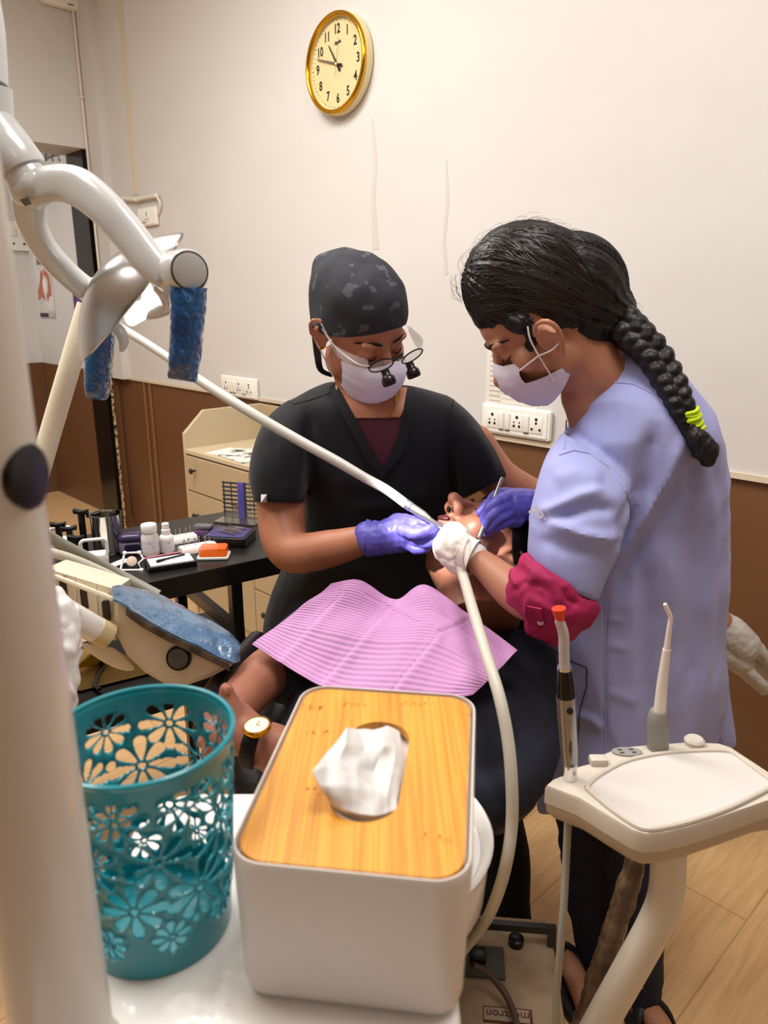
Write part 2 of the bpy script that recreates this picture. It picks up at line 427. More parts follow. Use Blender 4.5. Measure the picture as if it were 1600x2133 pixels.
hand_(327, .078, .028, .008, .003).build('hour_hand', M_ink, clk, smooth=False)
hand_(288, .112, .030, .0075, .005).build('minute_hand', M_ink, clk, smooth=False)
hm = MB(); hm.box((.02, 0, .007), (.12, .0008, .0006), Mf @ Matrix.Rotation(math.radians(78), 4, 'Z')); hm.build('second_hand', M_ink, clk, smooth=False)
MB().lathe([(.0045, .002), (.0045, .009), (.003, .0098)], Mf, n=16).build('hub', M_clockcream, clk)
# sockets
def socket_plate(p, W, Hh, label, M=None, lay='soshsob'):
    M = M or wallf(p); t = thing('socket_panel', p, label, 'socket panel')
    MB().prism(rrect(W, Hh, .008), .014, M, bev=.004).prism(rrect(W * .93, Hh * .86, .004), .004, M, bev=.0015, z0=.013).build('frame', M_cream, t)
    iw = W * .82; ih = Hh * .56; x = -iw / 2; un = iw / 9.0
    for k in lay:
        w2 = un * (2 if k in 'sob' else 1)
        cx = x + w2 / 2
        Mc = M @ Matrix.Translation((cx, 0, .016))
        if k == 'h':
            q = MB().box((0, 0, .003), (w2 * .8, ih, .006), Mc @ Matrix.Rotation(.06, 4, 'X'), bev=.0015).build('rocker_switch', M_cream, t)
            MB().box((0, -ih * .5 - .0012, .003), (w2 * .8, .0016, .005), Mc).build('switch_gap', M_hole, q)
        else:
            q = MB().box((0, 0, .0015), (w2 * .96, ih * 1.0, .003), Mc, bev=.001).build('socket', M_cream, t)
            hb = MB(); g = ih * .16
            for (hx, hy, hr) in ((0, ih * .3, g * .62), (-g * 1.25, 0, g * .32), (g * 1.25, 0, g * .32), (-g * 1.2, -ih * .22, g * .52), (g * 1.2, -ih * .22, g * .52)) if k != 'b' else ((0, ih * .32, g * .6), (0, ih * .1, g * .5), (-g * 1.7, -ih * .26, g * .5), (g * 1.7, -ih * .26, g * .5)):
                hb.lathe([(hr, 0), (hr, .0012)], Mc @ Matrix.Translation((hx, hy, .0025)), n=12)
            hb.build('socket_holes', M_hole, q)
        x += w2
    return t
def midp(a, b): return (a + b) / 2
pl = SW(1077, 878, .004); wa, wb = SW(1006, 868), SW(1148, 889)
socket_plate(pl, (wb - wa).length, .098, 'white socket and switch panel on the wall behind the braided assistant', lay='shhshb')
pl2 = SW(501, 806, .004); wa, wb = SW(464, 800), SW(538, 812)
socket_plate(pl2, (wb - wa).length, .098, 'white socket and switch panel on the wall above the beige drawer cabinet', lay='shhshb')
pl3 = SW(311, 452, .004)
t = socket_plate(pl3, .20, .09, 'small switch board below a conduit stub high beside the lamp', lay='hhhhb')
# conduit above it
mb = MB(); mb.tube([SW(258, 414, .02), SW(285, 416, .02), SW(300, 412, .02), SW(326, 408, .02)], .010, 8)
for p in ((258, 414), (285, 416), (326, 408)): mb.ell(SW(*p, .02), (.013, .013, .013), u=10, v=8)
mb.tube([SW(326, 408, .02), SW(334, 425, .015), SW(330, 445, .012)], .006, 8, smooth=4)
mb.build('conduit', M_conduit, None, 'short cream conduit with elbow above the small switch board', 'pipe')
# notice sheet behind the assistant
M_paper = mat('white paper', (232, 228, 220), .7)
a, b2 = SW(1016, 768, .003), SW(1115, 836, .003)
wsh = .21; hsh = .20
nt_ = thing('paper_notice', SW(1066, 800, .002), 'white printed notice sheet taped to the wall above the right hand socket panel', 'notice')
Mn = wallf(SW(1066, 793, .002)); MB().box((0, 0, 0), (wsh, hsh, .001), Mn).build('sheet', mat('notice paper', (226, 221, 212), .7), nt_)
mb = MB(); random.seed(5)
for i in range(12):
    y = hsh * .45 - i * hsh * .08; L = .03 + .02 * random.random()
    mb.box((-wsh * .42 + L / 2, y, .0008), (L, .0035, .0006), Mn)
    mb.box((.02, y - .006, .0008), (wsh * .7, .0007, .0006), Mn)
mb.build('printed_lines', mat('grey print', (176, 168, 160), .7), nt_, smooth=False)
# cable down the corner
mb = MB(); cp = [wp(SC, .056, z) + WD * .012 for z in (3.04, 2.8, 2.4, 2.1, 1.8, 1.5, 1.25)]
mb.tube(cp, .007, 8, smooth=3)
for z in (2.45, 1.9): mb.box((0, 0, 0), (.03, .012, .02), wallf(wp(SC, .060, z) + WD * .012), bev=.003)
mb.build('wall_cable', M_conduit, None, 'cream cable running down the wall corner beside the doorway', 'cable')
# white box high on the left wall
pb = SW(130, -4, 0, WD, wp(SC) + WD * .04)
mb = MB(); Mb = frame(pb, WN, Vector((0, 0, 1)), WD)
bx = thing('wall_device', pb, 'white rounded plastic box at the top edge above the doorway', 'wall device')
MB().prism(rrect(.22, .08, .02), .06, Mb, bev=.012, z0=-.04).build('housing', M_cream, bx)
MB().box((-.03, -.028, .022), (.03, .004, .002), Mb).build('vent', M_hole, bx)
# far posters
def poster(px0, py0, px1, py1, label, off=-.026):
    org = W0
    a = SW(px0, py0, off); bb = SW(px1, py1, off)
    w2 = (Vector((bb.x, bb.y, 0)) - Vector((a.x, a.y, 0))).length; h2 = a.z - bb.z
    c = (a + bb) / 2; return c, w2, h2
c, pw, ph = poster(67, 515, 116, 663, '')
ps = thing('poster', c, 'tall white HEART! poster of hands around a tooth, on the hall wall', 'poster')
Mp = wallf(c); MB().box((0, 0, 0), (pw, ph, .003), Mp).build('sheet', mat('poster white', (225, 220, 218), .5, var=((6, 6, 9), (200, 190, 188), .4, .8)), ps)
M_phand = mat('printed hands', (176, 92, 66), .5, var=((30, 30, 30), (206, 130, 100), .4, .65))
mb = MB(); hw = pw / 2; Z = .002
def flat(mb, pts, z=.002, t=.0008): mb.prism([(x * hw, y * ph / 2) for x, y in pts], t, Mp, z0=z); return mb
flat(mb, [(-.95, -.5), (-.9, -.25), (-.5, .0), (-.25, .30), (-.02, .36), (.05, .22), (-.12, .08), (-.22, -.1), (-.1, -.34), (.05, -.52), (-.35, -.42), (-.75, -.46)])
flat(mb, [(.12, .22), (.2, .40), (.45, .32), (.78, .22), (.9, -.05), (.82, -.38), (.5, -.4), (.3, -.55), (.18, -.38), (.5, -.2), (.6, .05), (.35, .16)])
mb.build('hands_picture', M_phand, ps, smooth=False)
mb = MB(); flat(mb, [(-.05, .08), (.1, .05), (.3, .1), (.36, -.05), (.3, -.3), (.2, -.32), (.15, -.15), (.08, -.3), (0, -.28), (-.08, -.06)], z=.0025); mb.build('tooth_picture', mat('tooth white', (246, 244, 240), .4), ps, smooth=False)
text('lettering', 'HEART!', .05, Mp @ Matrix.Translation((-hw * .25, ph * .28, .0025)), M_ink, ps, sx=.62)
text('lettering', 'DENTAL HEALTH', .022, Mp @ Matrix.Translation((-hw * .15, ph * .375, .0025)), M_ink, ps, sx=.6)
mb = MB(); flat(mb, [(-.98, -.98), (.98, -.98), (.98, -.86), (-.98, -.86)]); mb.box((-hw * .6, ph * .46, .003), (hw * .5, .018, .001), Mp); mb.box((-hw * .1, ph * .425, .003), (hw * 1.3, .002, .001), Mp); mb.box((-hw * .1, ph * .33, .003), (hw * 1.3, .002, .001), Mp)
mb.build('footer_bar', mat('dark print', (38, 36, 44), .5), ps, smooth=False)
mb = MB(); flat(mb, [(.2, -.97), (.95, -.97), (.95, -.8), (.2, -.8)], z=.003); mb.build('footer_patch', mat('grey print patch', (190, 190, 186), .5), ps, smooth=False)
c, pw, ph = poster(146, 560, 186, 662, '')
ps2 = thing('poster', c, 'purple poster half hidden behind the silver lamp reflector on the hall wall', 'poster')
Mp = wallf(c); hw = pw / 2
MB().box((0, 0, 0), (pw, ph, .003), Mp).build('sheet', mat('purple print', (70, 38, 110), .45, var=((18, 18, 8), (120, 84, 160), .5, .7)), ps2)
mb = MB(); flat(mb, [(-.2, .3), (.1, .4), (.2, -.3), (-.05, -.2)]); flat(mb, [(.3, .2), (.5, .3), (.5, -.4), (.35, -.3)]); mb.build('picture', mat('poster pale', (224, 220, 232), .5), ps2, smooth=False)
c, pw, ph = poster(153, 668, 196, 705, '')
MB().box((0, 0, 0), (pw, ph, .003), wallf(c)).build('paper_sheet', M_paper, None, 'pale printed sheet below the purple poster on the hall wall', 'paper', smooth=False)
# hall switch plate on the side wall
MS = lambda p: frame(p, -WN, Vector((0, 0, 1)), WD)
sp = SW(36, 492, .006, WD, wp(SF))
t = thing('socket_panel', sp, 'small switch panel on the hall side wall left of the HEART! poster', 'socket panel')
MB().prism(rrect(.15, .19, .008), .014, MS(sp), bev=.004).build('frame', M_cream, t)
for ix in (-1, 1):
    MB().box((ix * .03, .03, .017), (.04, .06, .006), MS(sp), bev=.002).build('rocker_switch', M_cream, t)
    MB().lathe([(.008, .014), (.008, .016)], MS(sp) @ Matrix.Translation((ix * .035, -.05, 0)), n=12).build('socket_hole', M_hole, t)
# wall hooks at the door head
mb = MB()
hk = thing('hook_rail', SW(100, 318, -.02), 'row of thin wire hooks at the top of the doorway', 'hook rail')
MB().box((0, 0, 0), (.28, .03, .012), wallf(SW(100, 322, -.02))).build('rail', mat('grey rail', (150, 148, 146), .5), hk)
for i in range(4):
    q = wallf(SW(84 + i * 14, 322, -.008))
    MB().tube([(0, .01, 0), (0, -.015, .012), (0, -.03, .012), (.01, -.042, .014), (.02, -.03, .014)], .0025, 6, M=q, smooth=3).build('hook', mat('dark wire', (70, 64, 60), .4, .6), hk)
# ================================================================== drawer cabinet against the wall
M_beige = mat('beige laminate', (176, 156, 124), .5, bump=((220, 220, 220), .1))
M_beigel = mat('beige laminate edge', (196, 180, 150), .5)
M_dark = mat('black plastic', (14, 14, 15), .35)
M_white = mat('white plastic', (236, 234, 230), .3)
M_steel = mat('brushed steel', (176, 172, 166), .3, 1.0)
M_chrome = mat('chrome', (220, 220, 222), .1, 1.0)
CO = Vector((-.855, 3.1, 0)); MC = frame(CO, WD, -WN, Vector((0, 0, 1)))
cab = thing('drawer_cabinet', CO, 'beige drawer cabinet with slanted side panels and black knobs', 'cabinet')
CT = .793; CW = 1.0; CDp = .40; CB = .09
MB().box((CW / 2, CDp / 2 + .01, (CT + CB) / 2), (CW - .04, CDp - .02, CT - CB - .01), MC).build('carcass', M_beige, cab, smooth=False)
for sx in (0.0, CW - .018):
    MB().prism([(0, CB - .05), (CDp, CB - .05), (CDp, CT + .155), (.10, CT + .155), (.0, CT + .065)], .018, MC @ frame((sx, 0, 0), (0, 1, 0), (0, 0, 1), (1, 0, 0)), bev=.002).build('side_panel', M_beigel, cab, smooth=False)
MB().box((CW / 2, CDp - .008, CT + .075), (CW - .03, .016, .16), MC, bev=.002).build('back_panel', M_beige, cab, smooth=False)
MB().box((CW / 2, CDp / 2 - .004, CT - .009), (CW - .036, CDp, .018), MC, bev=.002).build('cabinet_top', M_beigel, cab, smooth=False)
MB().box((CW / 2, .02, CB - .02), (CW - .04, .02, .05), MC).build('plinth', M_beigel, cab, smooth=False)
def drawer(x0, x1, z0, z1, kz=None):
    d = MB().box(((x0 + x1) / 2, .0, (z0 + z1) / 2), (x1 - x0 - .004, .018, z1 - z0 - .006), MC, bev=.0015).build('drawer', M_beige, cab, smooth=False)
    MB().lathe([(.004, 0), (.004, .016), (.012, .019), (.0125, .024), (.009, .028)], MC @ frame((x0 + .085, -.008, kz or (z0 + z1) / 2 + .02), (1, 0, 0), (0, 0, 1), (0, -1, 0)), n=16).build('knob', M_dark, d)
for z0, z1, kz in ((.618, CT - .022, None), (.36, .618, .52), (CB + .005, .36, .262)): drawer(.02, .5, z0, z1, kz)
for z0, z1, kz in ((.55, CT - .022, None), (.30, .55, None), (CB + .005, .30, None)): drawer(.5, CW - .02, z0, z1, kz)
# on the cabinet
pb = MC @ Vector((.50, .24, CT)); Mt = frame(pb, Matrix.Rotation(.12, 3, 'Z') @ WD, Matrix.Rotation(.12, 3, 'Z') @ -WN, (0, 0, 1))
dv = thing('desktop_printer', pb, 'white wedge shaped device with dark top, standing on the beige drawer cabinet', 'device')
MB().prism([(-.12, .012), (.12, .012), (.12, .085), (-.12, .052)], .36, Mt @ frame((-.15, 0, 0), (0, 1, 0), (0, 0, 1), (1, 0, 0)), bev=.006).build('housing', M_white, dv)
MB().box((.03, 0, .006), (.34, .2, .012), Mt, bev=.002).build('base', M_dark, dv)
MB().box((.03, .05, .079), (.30, .12, .004), Mt @ Matrix.Rotation(.135, 4, 'X')).build('dark_top', mat('dark grey panel', (90, 86, 80), .4), dv)
M_xray = mat('printed film page', (226, 222, 216), .5, var=((16, 16, 16), (70, 68, 70), .5, .6))
for i, (x, y, r) in enumerate(((.24, .10, .2), (.34, .085, -.08), (.42, .12, .3), (.30, .14, .5))):
    M = MC @ Matrix.Translation((x, y, CT + .001 + i * .0016)) @ Matrix.Rotation(r, 4, 'Z')
    lb = ['lowest white sheet of the papers on the cabinet top, nearest its left end', 'printed page at the front edge of the cabinet top', 'printed page nearest the dentist on the cabinet top', 'topmost printed page of the papers on the cabinet top'][i]
    MB().box((0, 0, 0), (.20, .14, .0012), M).build('paper_sheet', M_xray if i else M_paper, None, lb, 'paper', 'papers on the cabinet top', smooth=False)
# ================================================================== black instrument table
M_blackm = mat('black powder coat', (22, 21, 21), .32, bump=((300, 300, 300), .05))
EX = Vector((.82, .572, 0)).normalized(); EY = Vector((-EX.y, EX.x, 0))
TO = SZ(300, 1215, .80); TO.z = 0            # a point on the table's front edge
MT = frame(TO, EX, EY, (0, 0, 1)); TT = .80
tb = thing('instrument_table', TO, 'black metal side table with a lower shelf, covered in dental instruments', 'table')
TW0, TW1, TDp = -.62, .42, .44
MB().box(((TW0 + TW1) / 2, TDp / 2, TT - .012), (TW1 - TW0, TDp, .024), MT, bev=.003).build('tabletop', M_blackm, tb, smooth=False)
MB().box(((TW0 + TW1) / 2, .012, TT - .035), (TW1 - TW0, .024, .03), MT).build('front_rail', M_blackm, tb, smooth=False)
for x in (TW0 + .02, .22):
    for y in (.02, TDp - .02):
        MB().box((x, y, (TT - .02) / 2), (.028, .028, TT - .02), MT, bev=.002).build('leg', M_blackm, tb, smooth=False)
MB().box((.22, TDp / 2, .62), (.022, TDp, .03), MT).build('side_rail', M_blackm, tb, smooth=False)
SH = .50
MB().box(((TW0 + .30) / 2, TDp / 2, SH - .01), (.30 - TW0, TDp, .016), MT).build('lower_shelf', M_blackm, tb, smooth=False)
MB().box(((TW0 + .30) / 2, .0, SH + .005), (.30 - TW0, .012, .05), MT).build('shelf_edge', M_blackm, tb, smooth=False)
MB().tube([MT @ Vector((TW0, TDp - .01, TT + .03)), MT @ Vector((-.2, TDp - .01, TT + .03))], .004, 6).build('back_guard', M_blackm, tb)
def tp(px, py): return SZ(px, py, TT + .0005)
def upf(p, a=0.0): return Matrix.Translation(p) @ Matrix.Rotation(a, 4, 'Z')
AX = math.atan2(EX.y, EX.x)
# bottles
M_label = mat('printed label', (232, 230, 236), .5, var=((90, 90, 200), (120, 118, 140), .62, .68))
def bottle(px, py, r, hgt, label, cap='wide'):
    p = tp(px, py); M = upf(p); t = thing('bottle', p, label, 'bottle', 'white bottles on the instrument table')
    if cap == 'wide':
        MB().lathe([(r * .9, 0), (r, r * .12), (r, hgt * .6), (r * .8, hgt * .72), (r * .72, hgt * .76)], M, n=28).build('bottle_body', mat('frosted bottle', (214, 210, 205), .25, coat=.4, bump=((60, 60, 60), .5, .003)), t)
        MB().lathe([(r * .86, hgt * .74), (r * .9, hgt * .76), (r * .9, hgt * .97), (r * .84, hgt), (r * .4, hgt * 1.0)], M, n=28).build('cap', M_white, t)
        MB().lathe([(r * 1.005, hgt * .14), (r * 1.005, hgt * .52)], M, n=28, cap0=False, cap1=False).build('label_band', M_label, t)
    else:
        MB().lathe([(r * .9, 0), (r, r * .12), (r, hgt * .5), (r * .85, hgt * .58), (r * .55, hgt * .62)], M, n=28).build('bottle_body', M_white, t)
        MB().lathe([(r * .62, hgt * .58), (r * .62, hgt * .78), (r * .5, hgt * .8), (r * .5, hgt * .98), (r * .42, hgt)], M, n=24).build('cap', M_white, t)
        MB().lathe([(r * 1.005, hgt * .1), (r * 1.005, hgt * .46)], M, n=28, cap0=False, cap1=False).build('label_band', M_label, t)
bottle(315, 1155, .021, .078, 'white wide capped tablet bottle on the black instrument table')
bottle(349, 1149, .0175, .074, 'small white dropper bottle right of the wide capped bottle', 'thin')
# steel cup
p = tp(228, 1150); t = thing('steel_cup', p, 'round stainless steel cup behind the black carriers', 'cup')
MB().lathe([(.001, .001), (.034, .001), (.036, .005), (.037, .098), (.0385, .1), (.0355, .1), (.0345, .094), (.034, .012), (.001, .010)], upf(p), n=40, cap0=False, cap1=False).build('cup_body', mat('mirror steel', (200, 196, 186), .12, 1.0), t)
# purple and grey dispenser
p = tp(277, 1152); t = thing('dispenser_box', p, 'rounded dark purple and grey box left of the wide capped bottle', 'dispenser')
M = upf(p, .25)
MB().prism(rrect(.062, .04, .016), .034, M, bev=.006).build('lower_shell', mat('grey lilac plastic', (118, 112, 136), .35), t)
MB().prism(rrect(.066, .044, .018), .02, M, bev=.009, z0=.032).build('lid', mat('dark purple plastic', (52, 42, 78), .3), t)
MB().prism(rrect(.036, .02, .005), .0015, M @ frame((.002, -.0205, .018), (1, 0, 0), (0, 0, 1), (0, -1, 0))).build('front_label', mat('navy print', (24, 22, 52), .4), t)
# carriers with handles (white racks)
def rack(px, py, w2, hgt, ang, label):
    p = tp(px, py); M = upf(p, ang); t = thing('instrument_rack', p, label, 'rack', 'white plastic racks on the table')
    MB().box((0, 0, .012), (w2, .045, .024), M, bev=.003).build('rack_base', M_white, t)
    f = MB(); q = rrect(w2 * .95, hgt, .010, 6); r0 = [Vector((x, -.018, y + .024 + hgt / 2 - .003)) for x, y in q]
    f.tube(r0 + [r0[0], r0[1]], .0042, 8, M=M); f.build('rack_handle', M_white, t)
    return M, t
M1, t1 = rack(200, 1172, .060, .042, .35, 'white handled rack in front of the black carriers, nearest the hoses')
M2, t2 = rack(132, 1140, .055, .036, .35, 'white handled rack behind the black carriers, farthest left')
def carrier(px, py, hgt, ang, label):
    p = tp(px, py); M = upf(p, ang); t = thing('impression_carrier', p, label, 'dental tool', 'black T handled tools')
    MB().box((0, 0, hgt * .45), (.014, .012, hgt * .9), M, bev=.003).build('stem', M_dark, t)
    MB().prism([(-.017, 0), (.017, 0), (.019, .012), (.0, .008), (-.019, .012)], .014, M @ frame((0, .007, hgt * .88), (1, 0, 0), (0, 0, 1), (0, -1, 0)), bev=.002).build('t_handle', M_dark, t)
for a in ((128, 1150, .075, .1, 'short black T handled tool farthest left on the table'), (150, 1155, .070, .5, 'short black T handled tool second from the left'),
          (178, 1150, .112, -.2, 'tallest black T handled tool before the steel cup'), (203, 1146, .10, .6, 'black T handled tool touching the steel cup'), (165, 1168, .06, .0, 'low black T handled tool beside the front white rack')): carrier(*a)
# bur blocks
def burblock(px, py, label):
    p = tp(px, py); M = upf(p, AX * .95); t = thing('bur_block', p, label, 'bur block', 'white bur blocks')
    MB().prism([(-.022, 0), (.022, 0), (.022, .008), (.010, .016), (-.016, .016), (-.022, .008)], .088, M @ frame((-.044, 0, 0), (0, 1, 0), (0, 0, 1), (1, 0, 0)), bev=.001).build('block', M_white, t)
    for i in range(6):
        MB().lathe([(.0012, .014), (.0012, .028), (.0022, .029), (.002, .034), (.0004, .035)], M @ Matrix.Translation((-.034 + i * .0135, -.004 + .008 * (i % 2), 0)), n=8).build('bur', M_steel, t)
burblock(412, 1146, 'white bur block nearer the orange lidded case')
burblock(372, 1128, 'white bur block farther back, behind the small dropper bottle')
# orange lidded case
p = tp(446, 1160); M = upf(p, AX - .55); t = thing('orange_case', p, 'white case with transparent orange lid on the black table', 'case')
MB().prism(rrect(.075, .052, .006), .007, M, bev=.002).build('tray', M_white, t)
MB().prism(rrect(.066, .044, .005), .003, M, bev=.001, z0=.007).build('orange_floor', mat('orange plastic', (240, 128, 20), .3), t)
q = MB(); q.grid([[Vector((x * k, y * k, z)) for x, y in rrect(.066, .046, .006)] for k, z in ((1, .009), (.98, .026), (.9, .028))], M, close=True)
q.add([(x * .9, y * .9, .028) for x, y in rrect(.066, .046, .006)], [tuple(range(len(rrect(.066, .046, .006))))], M)
q.build('lid', mat('orange glass', (244, 104, 14), .08, alpha=.6), t)
# mixing pad
p = tp(356, 1178); M = upf(p, AX - .15); t = thing('mixing_pad', p, 'white mixing pad on a black base at the table front edge', 'pad')
MB().box((0, 0, .006), (.110, .062, .012), M, bev=.001).build('pad_base', M_dark, t)
MB().box((0, 0, .0135), (.098, .055, .003), M).build('pad_sheets', M_white, t)
MB().tube([(-.03, -.008, .018), (-.01, .0, .018), (.035, .014, .018)], [.004, .0022, .0022], 8, M=M, round_=True).build('spatula', M_dark, None, 'black spatula lying across the white mixing pad', 'spatula')
a, b2 = tp(300, 1166), tp(388, 1150)
for q in (a, b2): q.z += .003
MB().tube([a, b2], .0024, 8, round_=True).build('pink_brush', mat('pink plastic', (214, 130, 150), .4), None, 'pink micro brush lying behind the white mixing pad', 'brush')
# clamp frame and paste tube
p = tp(276, 1185); M = upf(p, .3) @ Matrix.Translation((0, 0, .018)) @ Matrix.Rotation(1.0, 4, 'X')
t = thing('clamp_frame', p, 'small white hinged clamp frame beside the mixing pad', 'clamp')
mb = MB(); P = [(-.026, -.018, 0), (-.014, .022, 0), (.018, .020, 0), (.026, .004, 0), (.014, -.006, 0), (.020, -.022, 0), (-.026, -.018, 0)]
mb.tube(P, .0028, 8, M=M); mb.build('wire_frame', M_white, t)
for x, y in ((-.014, .022), (.018, .02), (.02, -.022)): MB().box((x, y, 0), (.009, .008, .008), M, bev=.002).build('joint', M_white, t)
MB().lathe([(.010, -.004), (.012, .004), (.009, .005)], M, n=16).build('pad_disc', mat('clay', (206, 184, 166), .6), t)
a, b2 = tp(222, 1192), tp(262, 1176)
for q in (a, b2): q.z += .01
MB().tube([a, a.lerp(b2, .4), b2], [.006, .010, .011], 12, flat=((0, 0, 1), .5)).build('paste_tube', M_label, None, 'crumpled white paste tube lying left of the clamp frame', 'tube')
# grey-purple brush box
p = tp(425, 1118); M = upf(p, AX - .8); t = thing('small_brush_box', p, 'small grey and purple box in front of the black instrument case', 'box')
MB().box((0, 0, .012), (.045, .024, .022), M, bev=.004).build('box_body', mat('lilac plastic', (118, 84, 128), .4), t)
MB().box((0, 0, .028), (.048, .027, .012), M, bev=.005).build('box_top', mat('grey box plastic', (96, 94, 100), .35), t)
# black instrument case with instruments
p = tp(478, 1128); M = upf(p, AX - .75); t = thing('instrument_case', p, 'open black case of hand instruments beside the dentist', 'case')
MB().prism(rrect(.115, .095, .006), .024, M, bev=.002).build('case_body', M_dark, t)
MB().prism(rrect(.100, .080, .004), .002, M, z0=.0235).build('case_insert', mat('violet foam', (58, 50, 100), .6), t)
for i, (x0, y0, x1, y1) in enumerate(((-.038, .03, .035, .005), (-.03, .018, .04, -.012), (-.01, .036, .045, .02), (-.035, .004, .03, -.026))):
    lb = ['longest steel hand instrument on the black case, nearest the purple box', 'steel hand instrument in the middle of the black case', 'steel hand instrument nearest the open cassette lid', 'steel hand instrument at the front of the black case'][i]
    a = M @ Vector((x0, y0, .030)); b2 = M @ Vector((x1, y1, .030)); d = (b2 - a)
    MB().tube([a + Vector((0, 0, .006)), a, a + d * .12, a + d * .2, a + d * .8, a + d * .88, b2], [.0006, .0012, .0014, .0028, .0028, .0014, .0008], 8).build('hand_instrument', M_chrome, None, lb, 'dental instrument', 'steel instruments on the black case')
p = S(508, 1084, 2.02); p.z = TT; Ml = frame(p + Vector((0, 0, .055)), Matrix.Rotation(AX - .9, 3, 'Z') @ Vector((1, 0, 0)), (0, 0, 1), Matrix.Rotation(AX - .9, 3, 'Z') @ Vector((0, -1, 0)))
t = thing('instrument_cassette', p, 'perforated steel cassette lid standing open behind the black case', 'cassette')
mb = MB(); W_, H_ = .125, .105
for x0, x1 in ((-.06, -.056), (-.036, -.033), (-.012, .012), (.033, .036), (.056, .06)): mb.box(((x0 + x1) / 2, 0, 0), (x1 - x0, H_, .002), Ml)
for i in range(9):
    y = -H_ / 2 + .004 + i * (H_ - .008) / 8; mb.box((0, y, 0), (W_, .006, .002), Ml)
mb.build('perforated_lid', M_steel, t, smooth=False)
MB().box((-.003, 0, .003), (.02, H_ * .98, .004), Ml, bev=.001).build('violet_rail', mat('violet silicone', (82, 72, 150), .5), t)
MB().box((0, -H_ / 2, .03), (W_, .004, .06), Ml).build('cassette_base', M_steel, t, smooth=False)
# lower shelf: yellow sheet, glue bottle, black strip
Ys = SH + .0
def sp_(px, py): return SZ(px, py, SH)
a = [SZ(x, y, SH + .002) for x, y in ((120, 1352), (235, 1352), (330, 1398), (170, 1438), (110, 1440))]
mb = MB(); mb.add(a, [(0, 1, 2, 3, 4)]); mb.build('yellow_sheet', mat('yellow paper', (226, 186, 92), .6), None, 'yellow sheet on the lower shelf behind the white pole', 'paper', solid=.0012, smooth=False)
p = SZ(172, 1384, SH + .018); q = SZ(205, 1368, SH + .02)
t = thing('glue_bottle', p, 'yellow squeeze bottle with black cap lying on the lower shelf', 'bottle')
MB().tube([p + (p - q) * .5, p, p.lerp(q, .5), p.lerp(q, .9)], [.002, .008, .016, .017], 16).build('bottle_body', mat('yellow plastic', (226, 176, 10), .35), t)
MB().tube([p.lerp(q, .9), p.lerp(q, 1.5)], [.018, .018], 16).build('cap', M_dark, t)
mb = MB(); P = [SZ(*k, SH + .006) for k in ((205, 1372), (214, 1392), (203, 1404), (196, 1428), (208, 1436))]
mb.tube(P, .006, 6, flat=((0, 0, 1), .6)); mb.build('black_strip', M_dark, None, 'crooked black plastic strip on the yellow sheet', 'strip')
# shelf seen left of the table shelf: long dark lower rail is the shelf edge of the table
# ================================================================== people
def skin(name, rgb, rgb2): return mat(name, rgb, .48, bump=((700, 700, 700), .12, .0006), var=((14, 14, 14), rgb2, .35, .75), sss=.12)
SK_D = skin('skin dentist', (184, 122, 92), (166, 106, 78)); SK_A = skin('skin assistant', (184, 128, 100), (166, 112, 86)); SK_P = skin('skin patient', (160, 104, 82), (144, 92, 72))
M_scrub = mat('black scrub cotton', (21, 22, 28), .8, bump=((900, 900, 900), .25, .0006), sheen=.12, spec=.3)
M_maroon = mat('maroon cloth', (74, 22, 40), .75)
M_glove = mat('violet nitrile glove', (104, 98, 196), .38, bump=((60, 60, 60), .25, .0015), var=((20, 20, 20), (92, 86, 182), .4, .7))
M_wglove = mat('white latex glove', (238, 232, 222), .45, bump=((70, 70, 70), .5, .002))
M_wglove_shade = mat('shaded white latex glove', (186, 180, 172), .4, bump=((40, 40, 40), .6, .003))  # same white latex, its shade put into a greyer colour
M_gown = mat('lavender gown cotton', (152, 157, 210), .82, bump=((500, 500, 500), .3, .0008), var=((9, 9, 7), (164, 167, 213), .35, .8), sheen=.1)
M_mag = mat('magenta cloth', (166, 22, 82), .75, bump=((400, 400, 400), .3, .0008), var=((30, 30, 30), (140, 16, 70), .4, .8))
M_hair = mat('black hair', (15, 12, 14), .45, spec=.4, bump=((60, 60, 60), .3, .002))
M_brow = mat('eyebrow hair', (26, 18, 16), .8)
M_maskm = mat('white mask fabric', (214, 208, 226), .8, bump=((900, 900, 900), .2, .0004))
M_maskb = mat('lilac mask fabric', (196, 192, 226), .8)
M_cap = mat('charcoal camo cap', (40, 42, 50), .85, bump=((700, 700, 700), .3, .0006), var=((26, 26, 34), (76, 76, 84), .585, .60))
M_navy = mat('navy cotton', (20, 23, 38), .85, bump=((700, 700, 700), .3, .0006))
M_blk = mat('black trousers', (15, 14, 17), .85, bump=((200, 200, 200), .3, .001))
M_jean = mat('navy denim', (27, 31, 52), .8, bump=((90, 90, 90), .4, .002))
M_eye = mat('eye white', (210, 200, 192), .2); M_lip = mat('lip', (120, 62, 54), .4)
M_gown_dark = mat('gown text thread', (232, 230, 240), .7)
def hframe(c, Fv, Uv):
    Fv = Vector(Fv).normalized(); Uv = Vector(Uv); Uv = (Uv - Fv * Uv.dot(Fv)).normalized()
    return frame(c, Fv.cross(Uv), Fv, Uv)
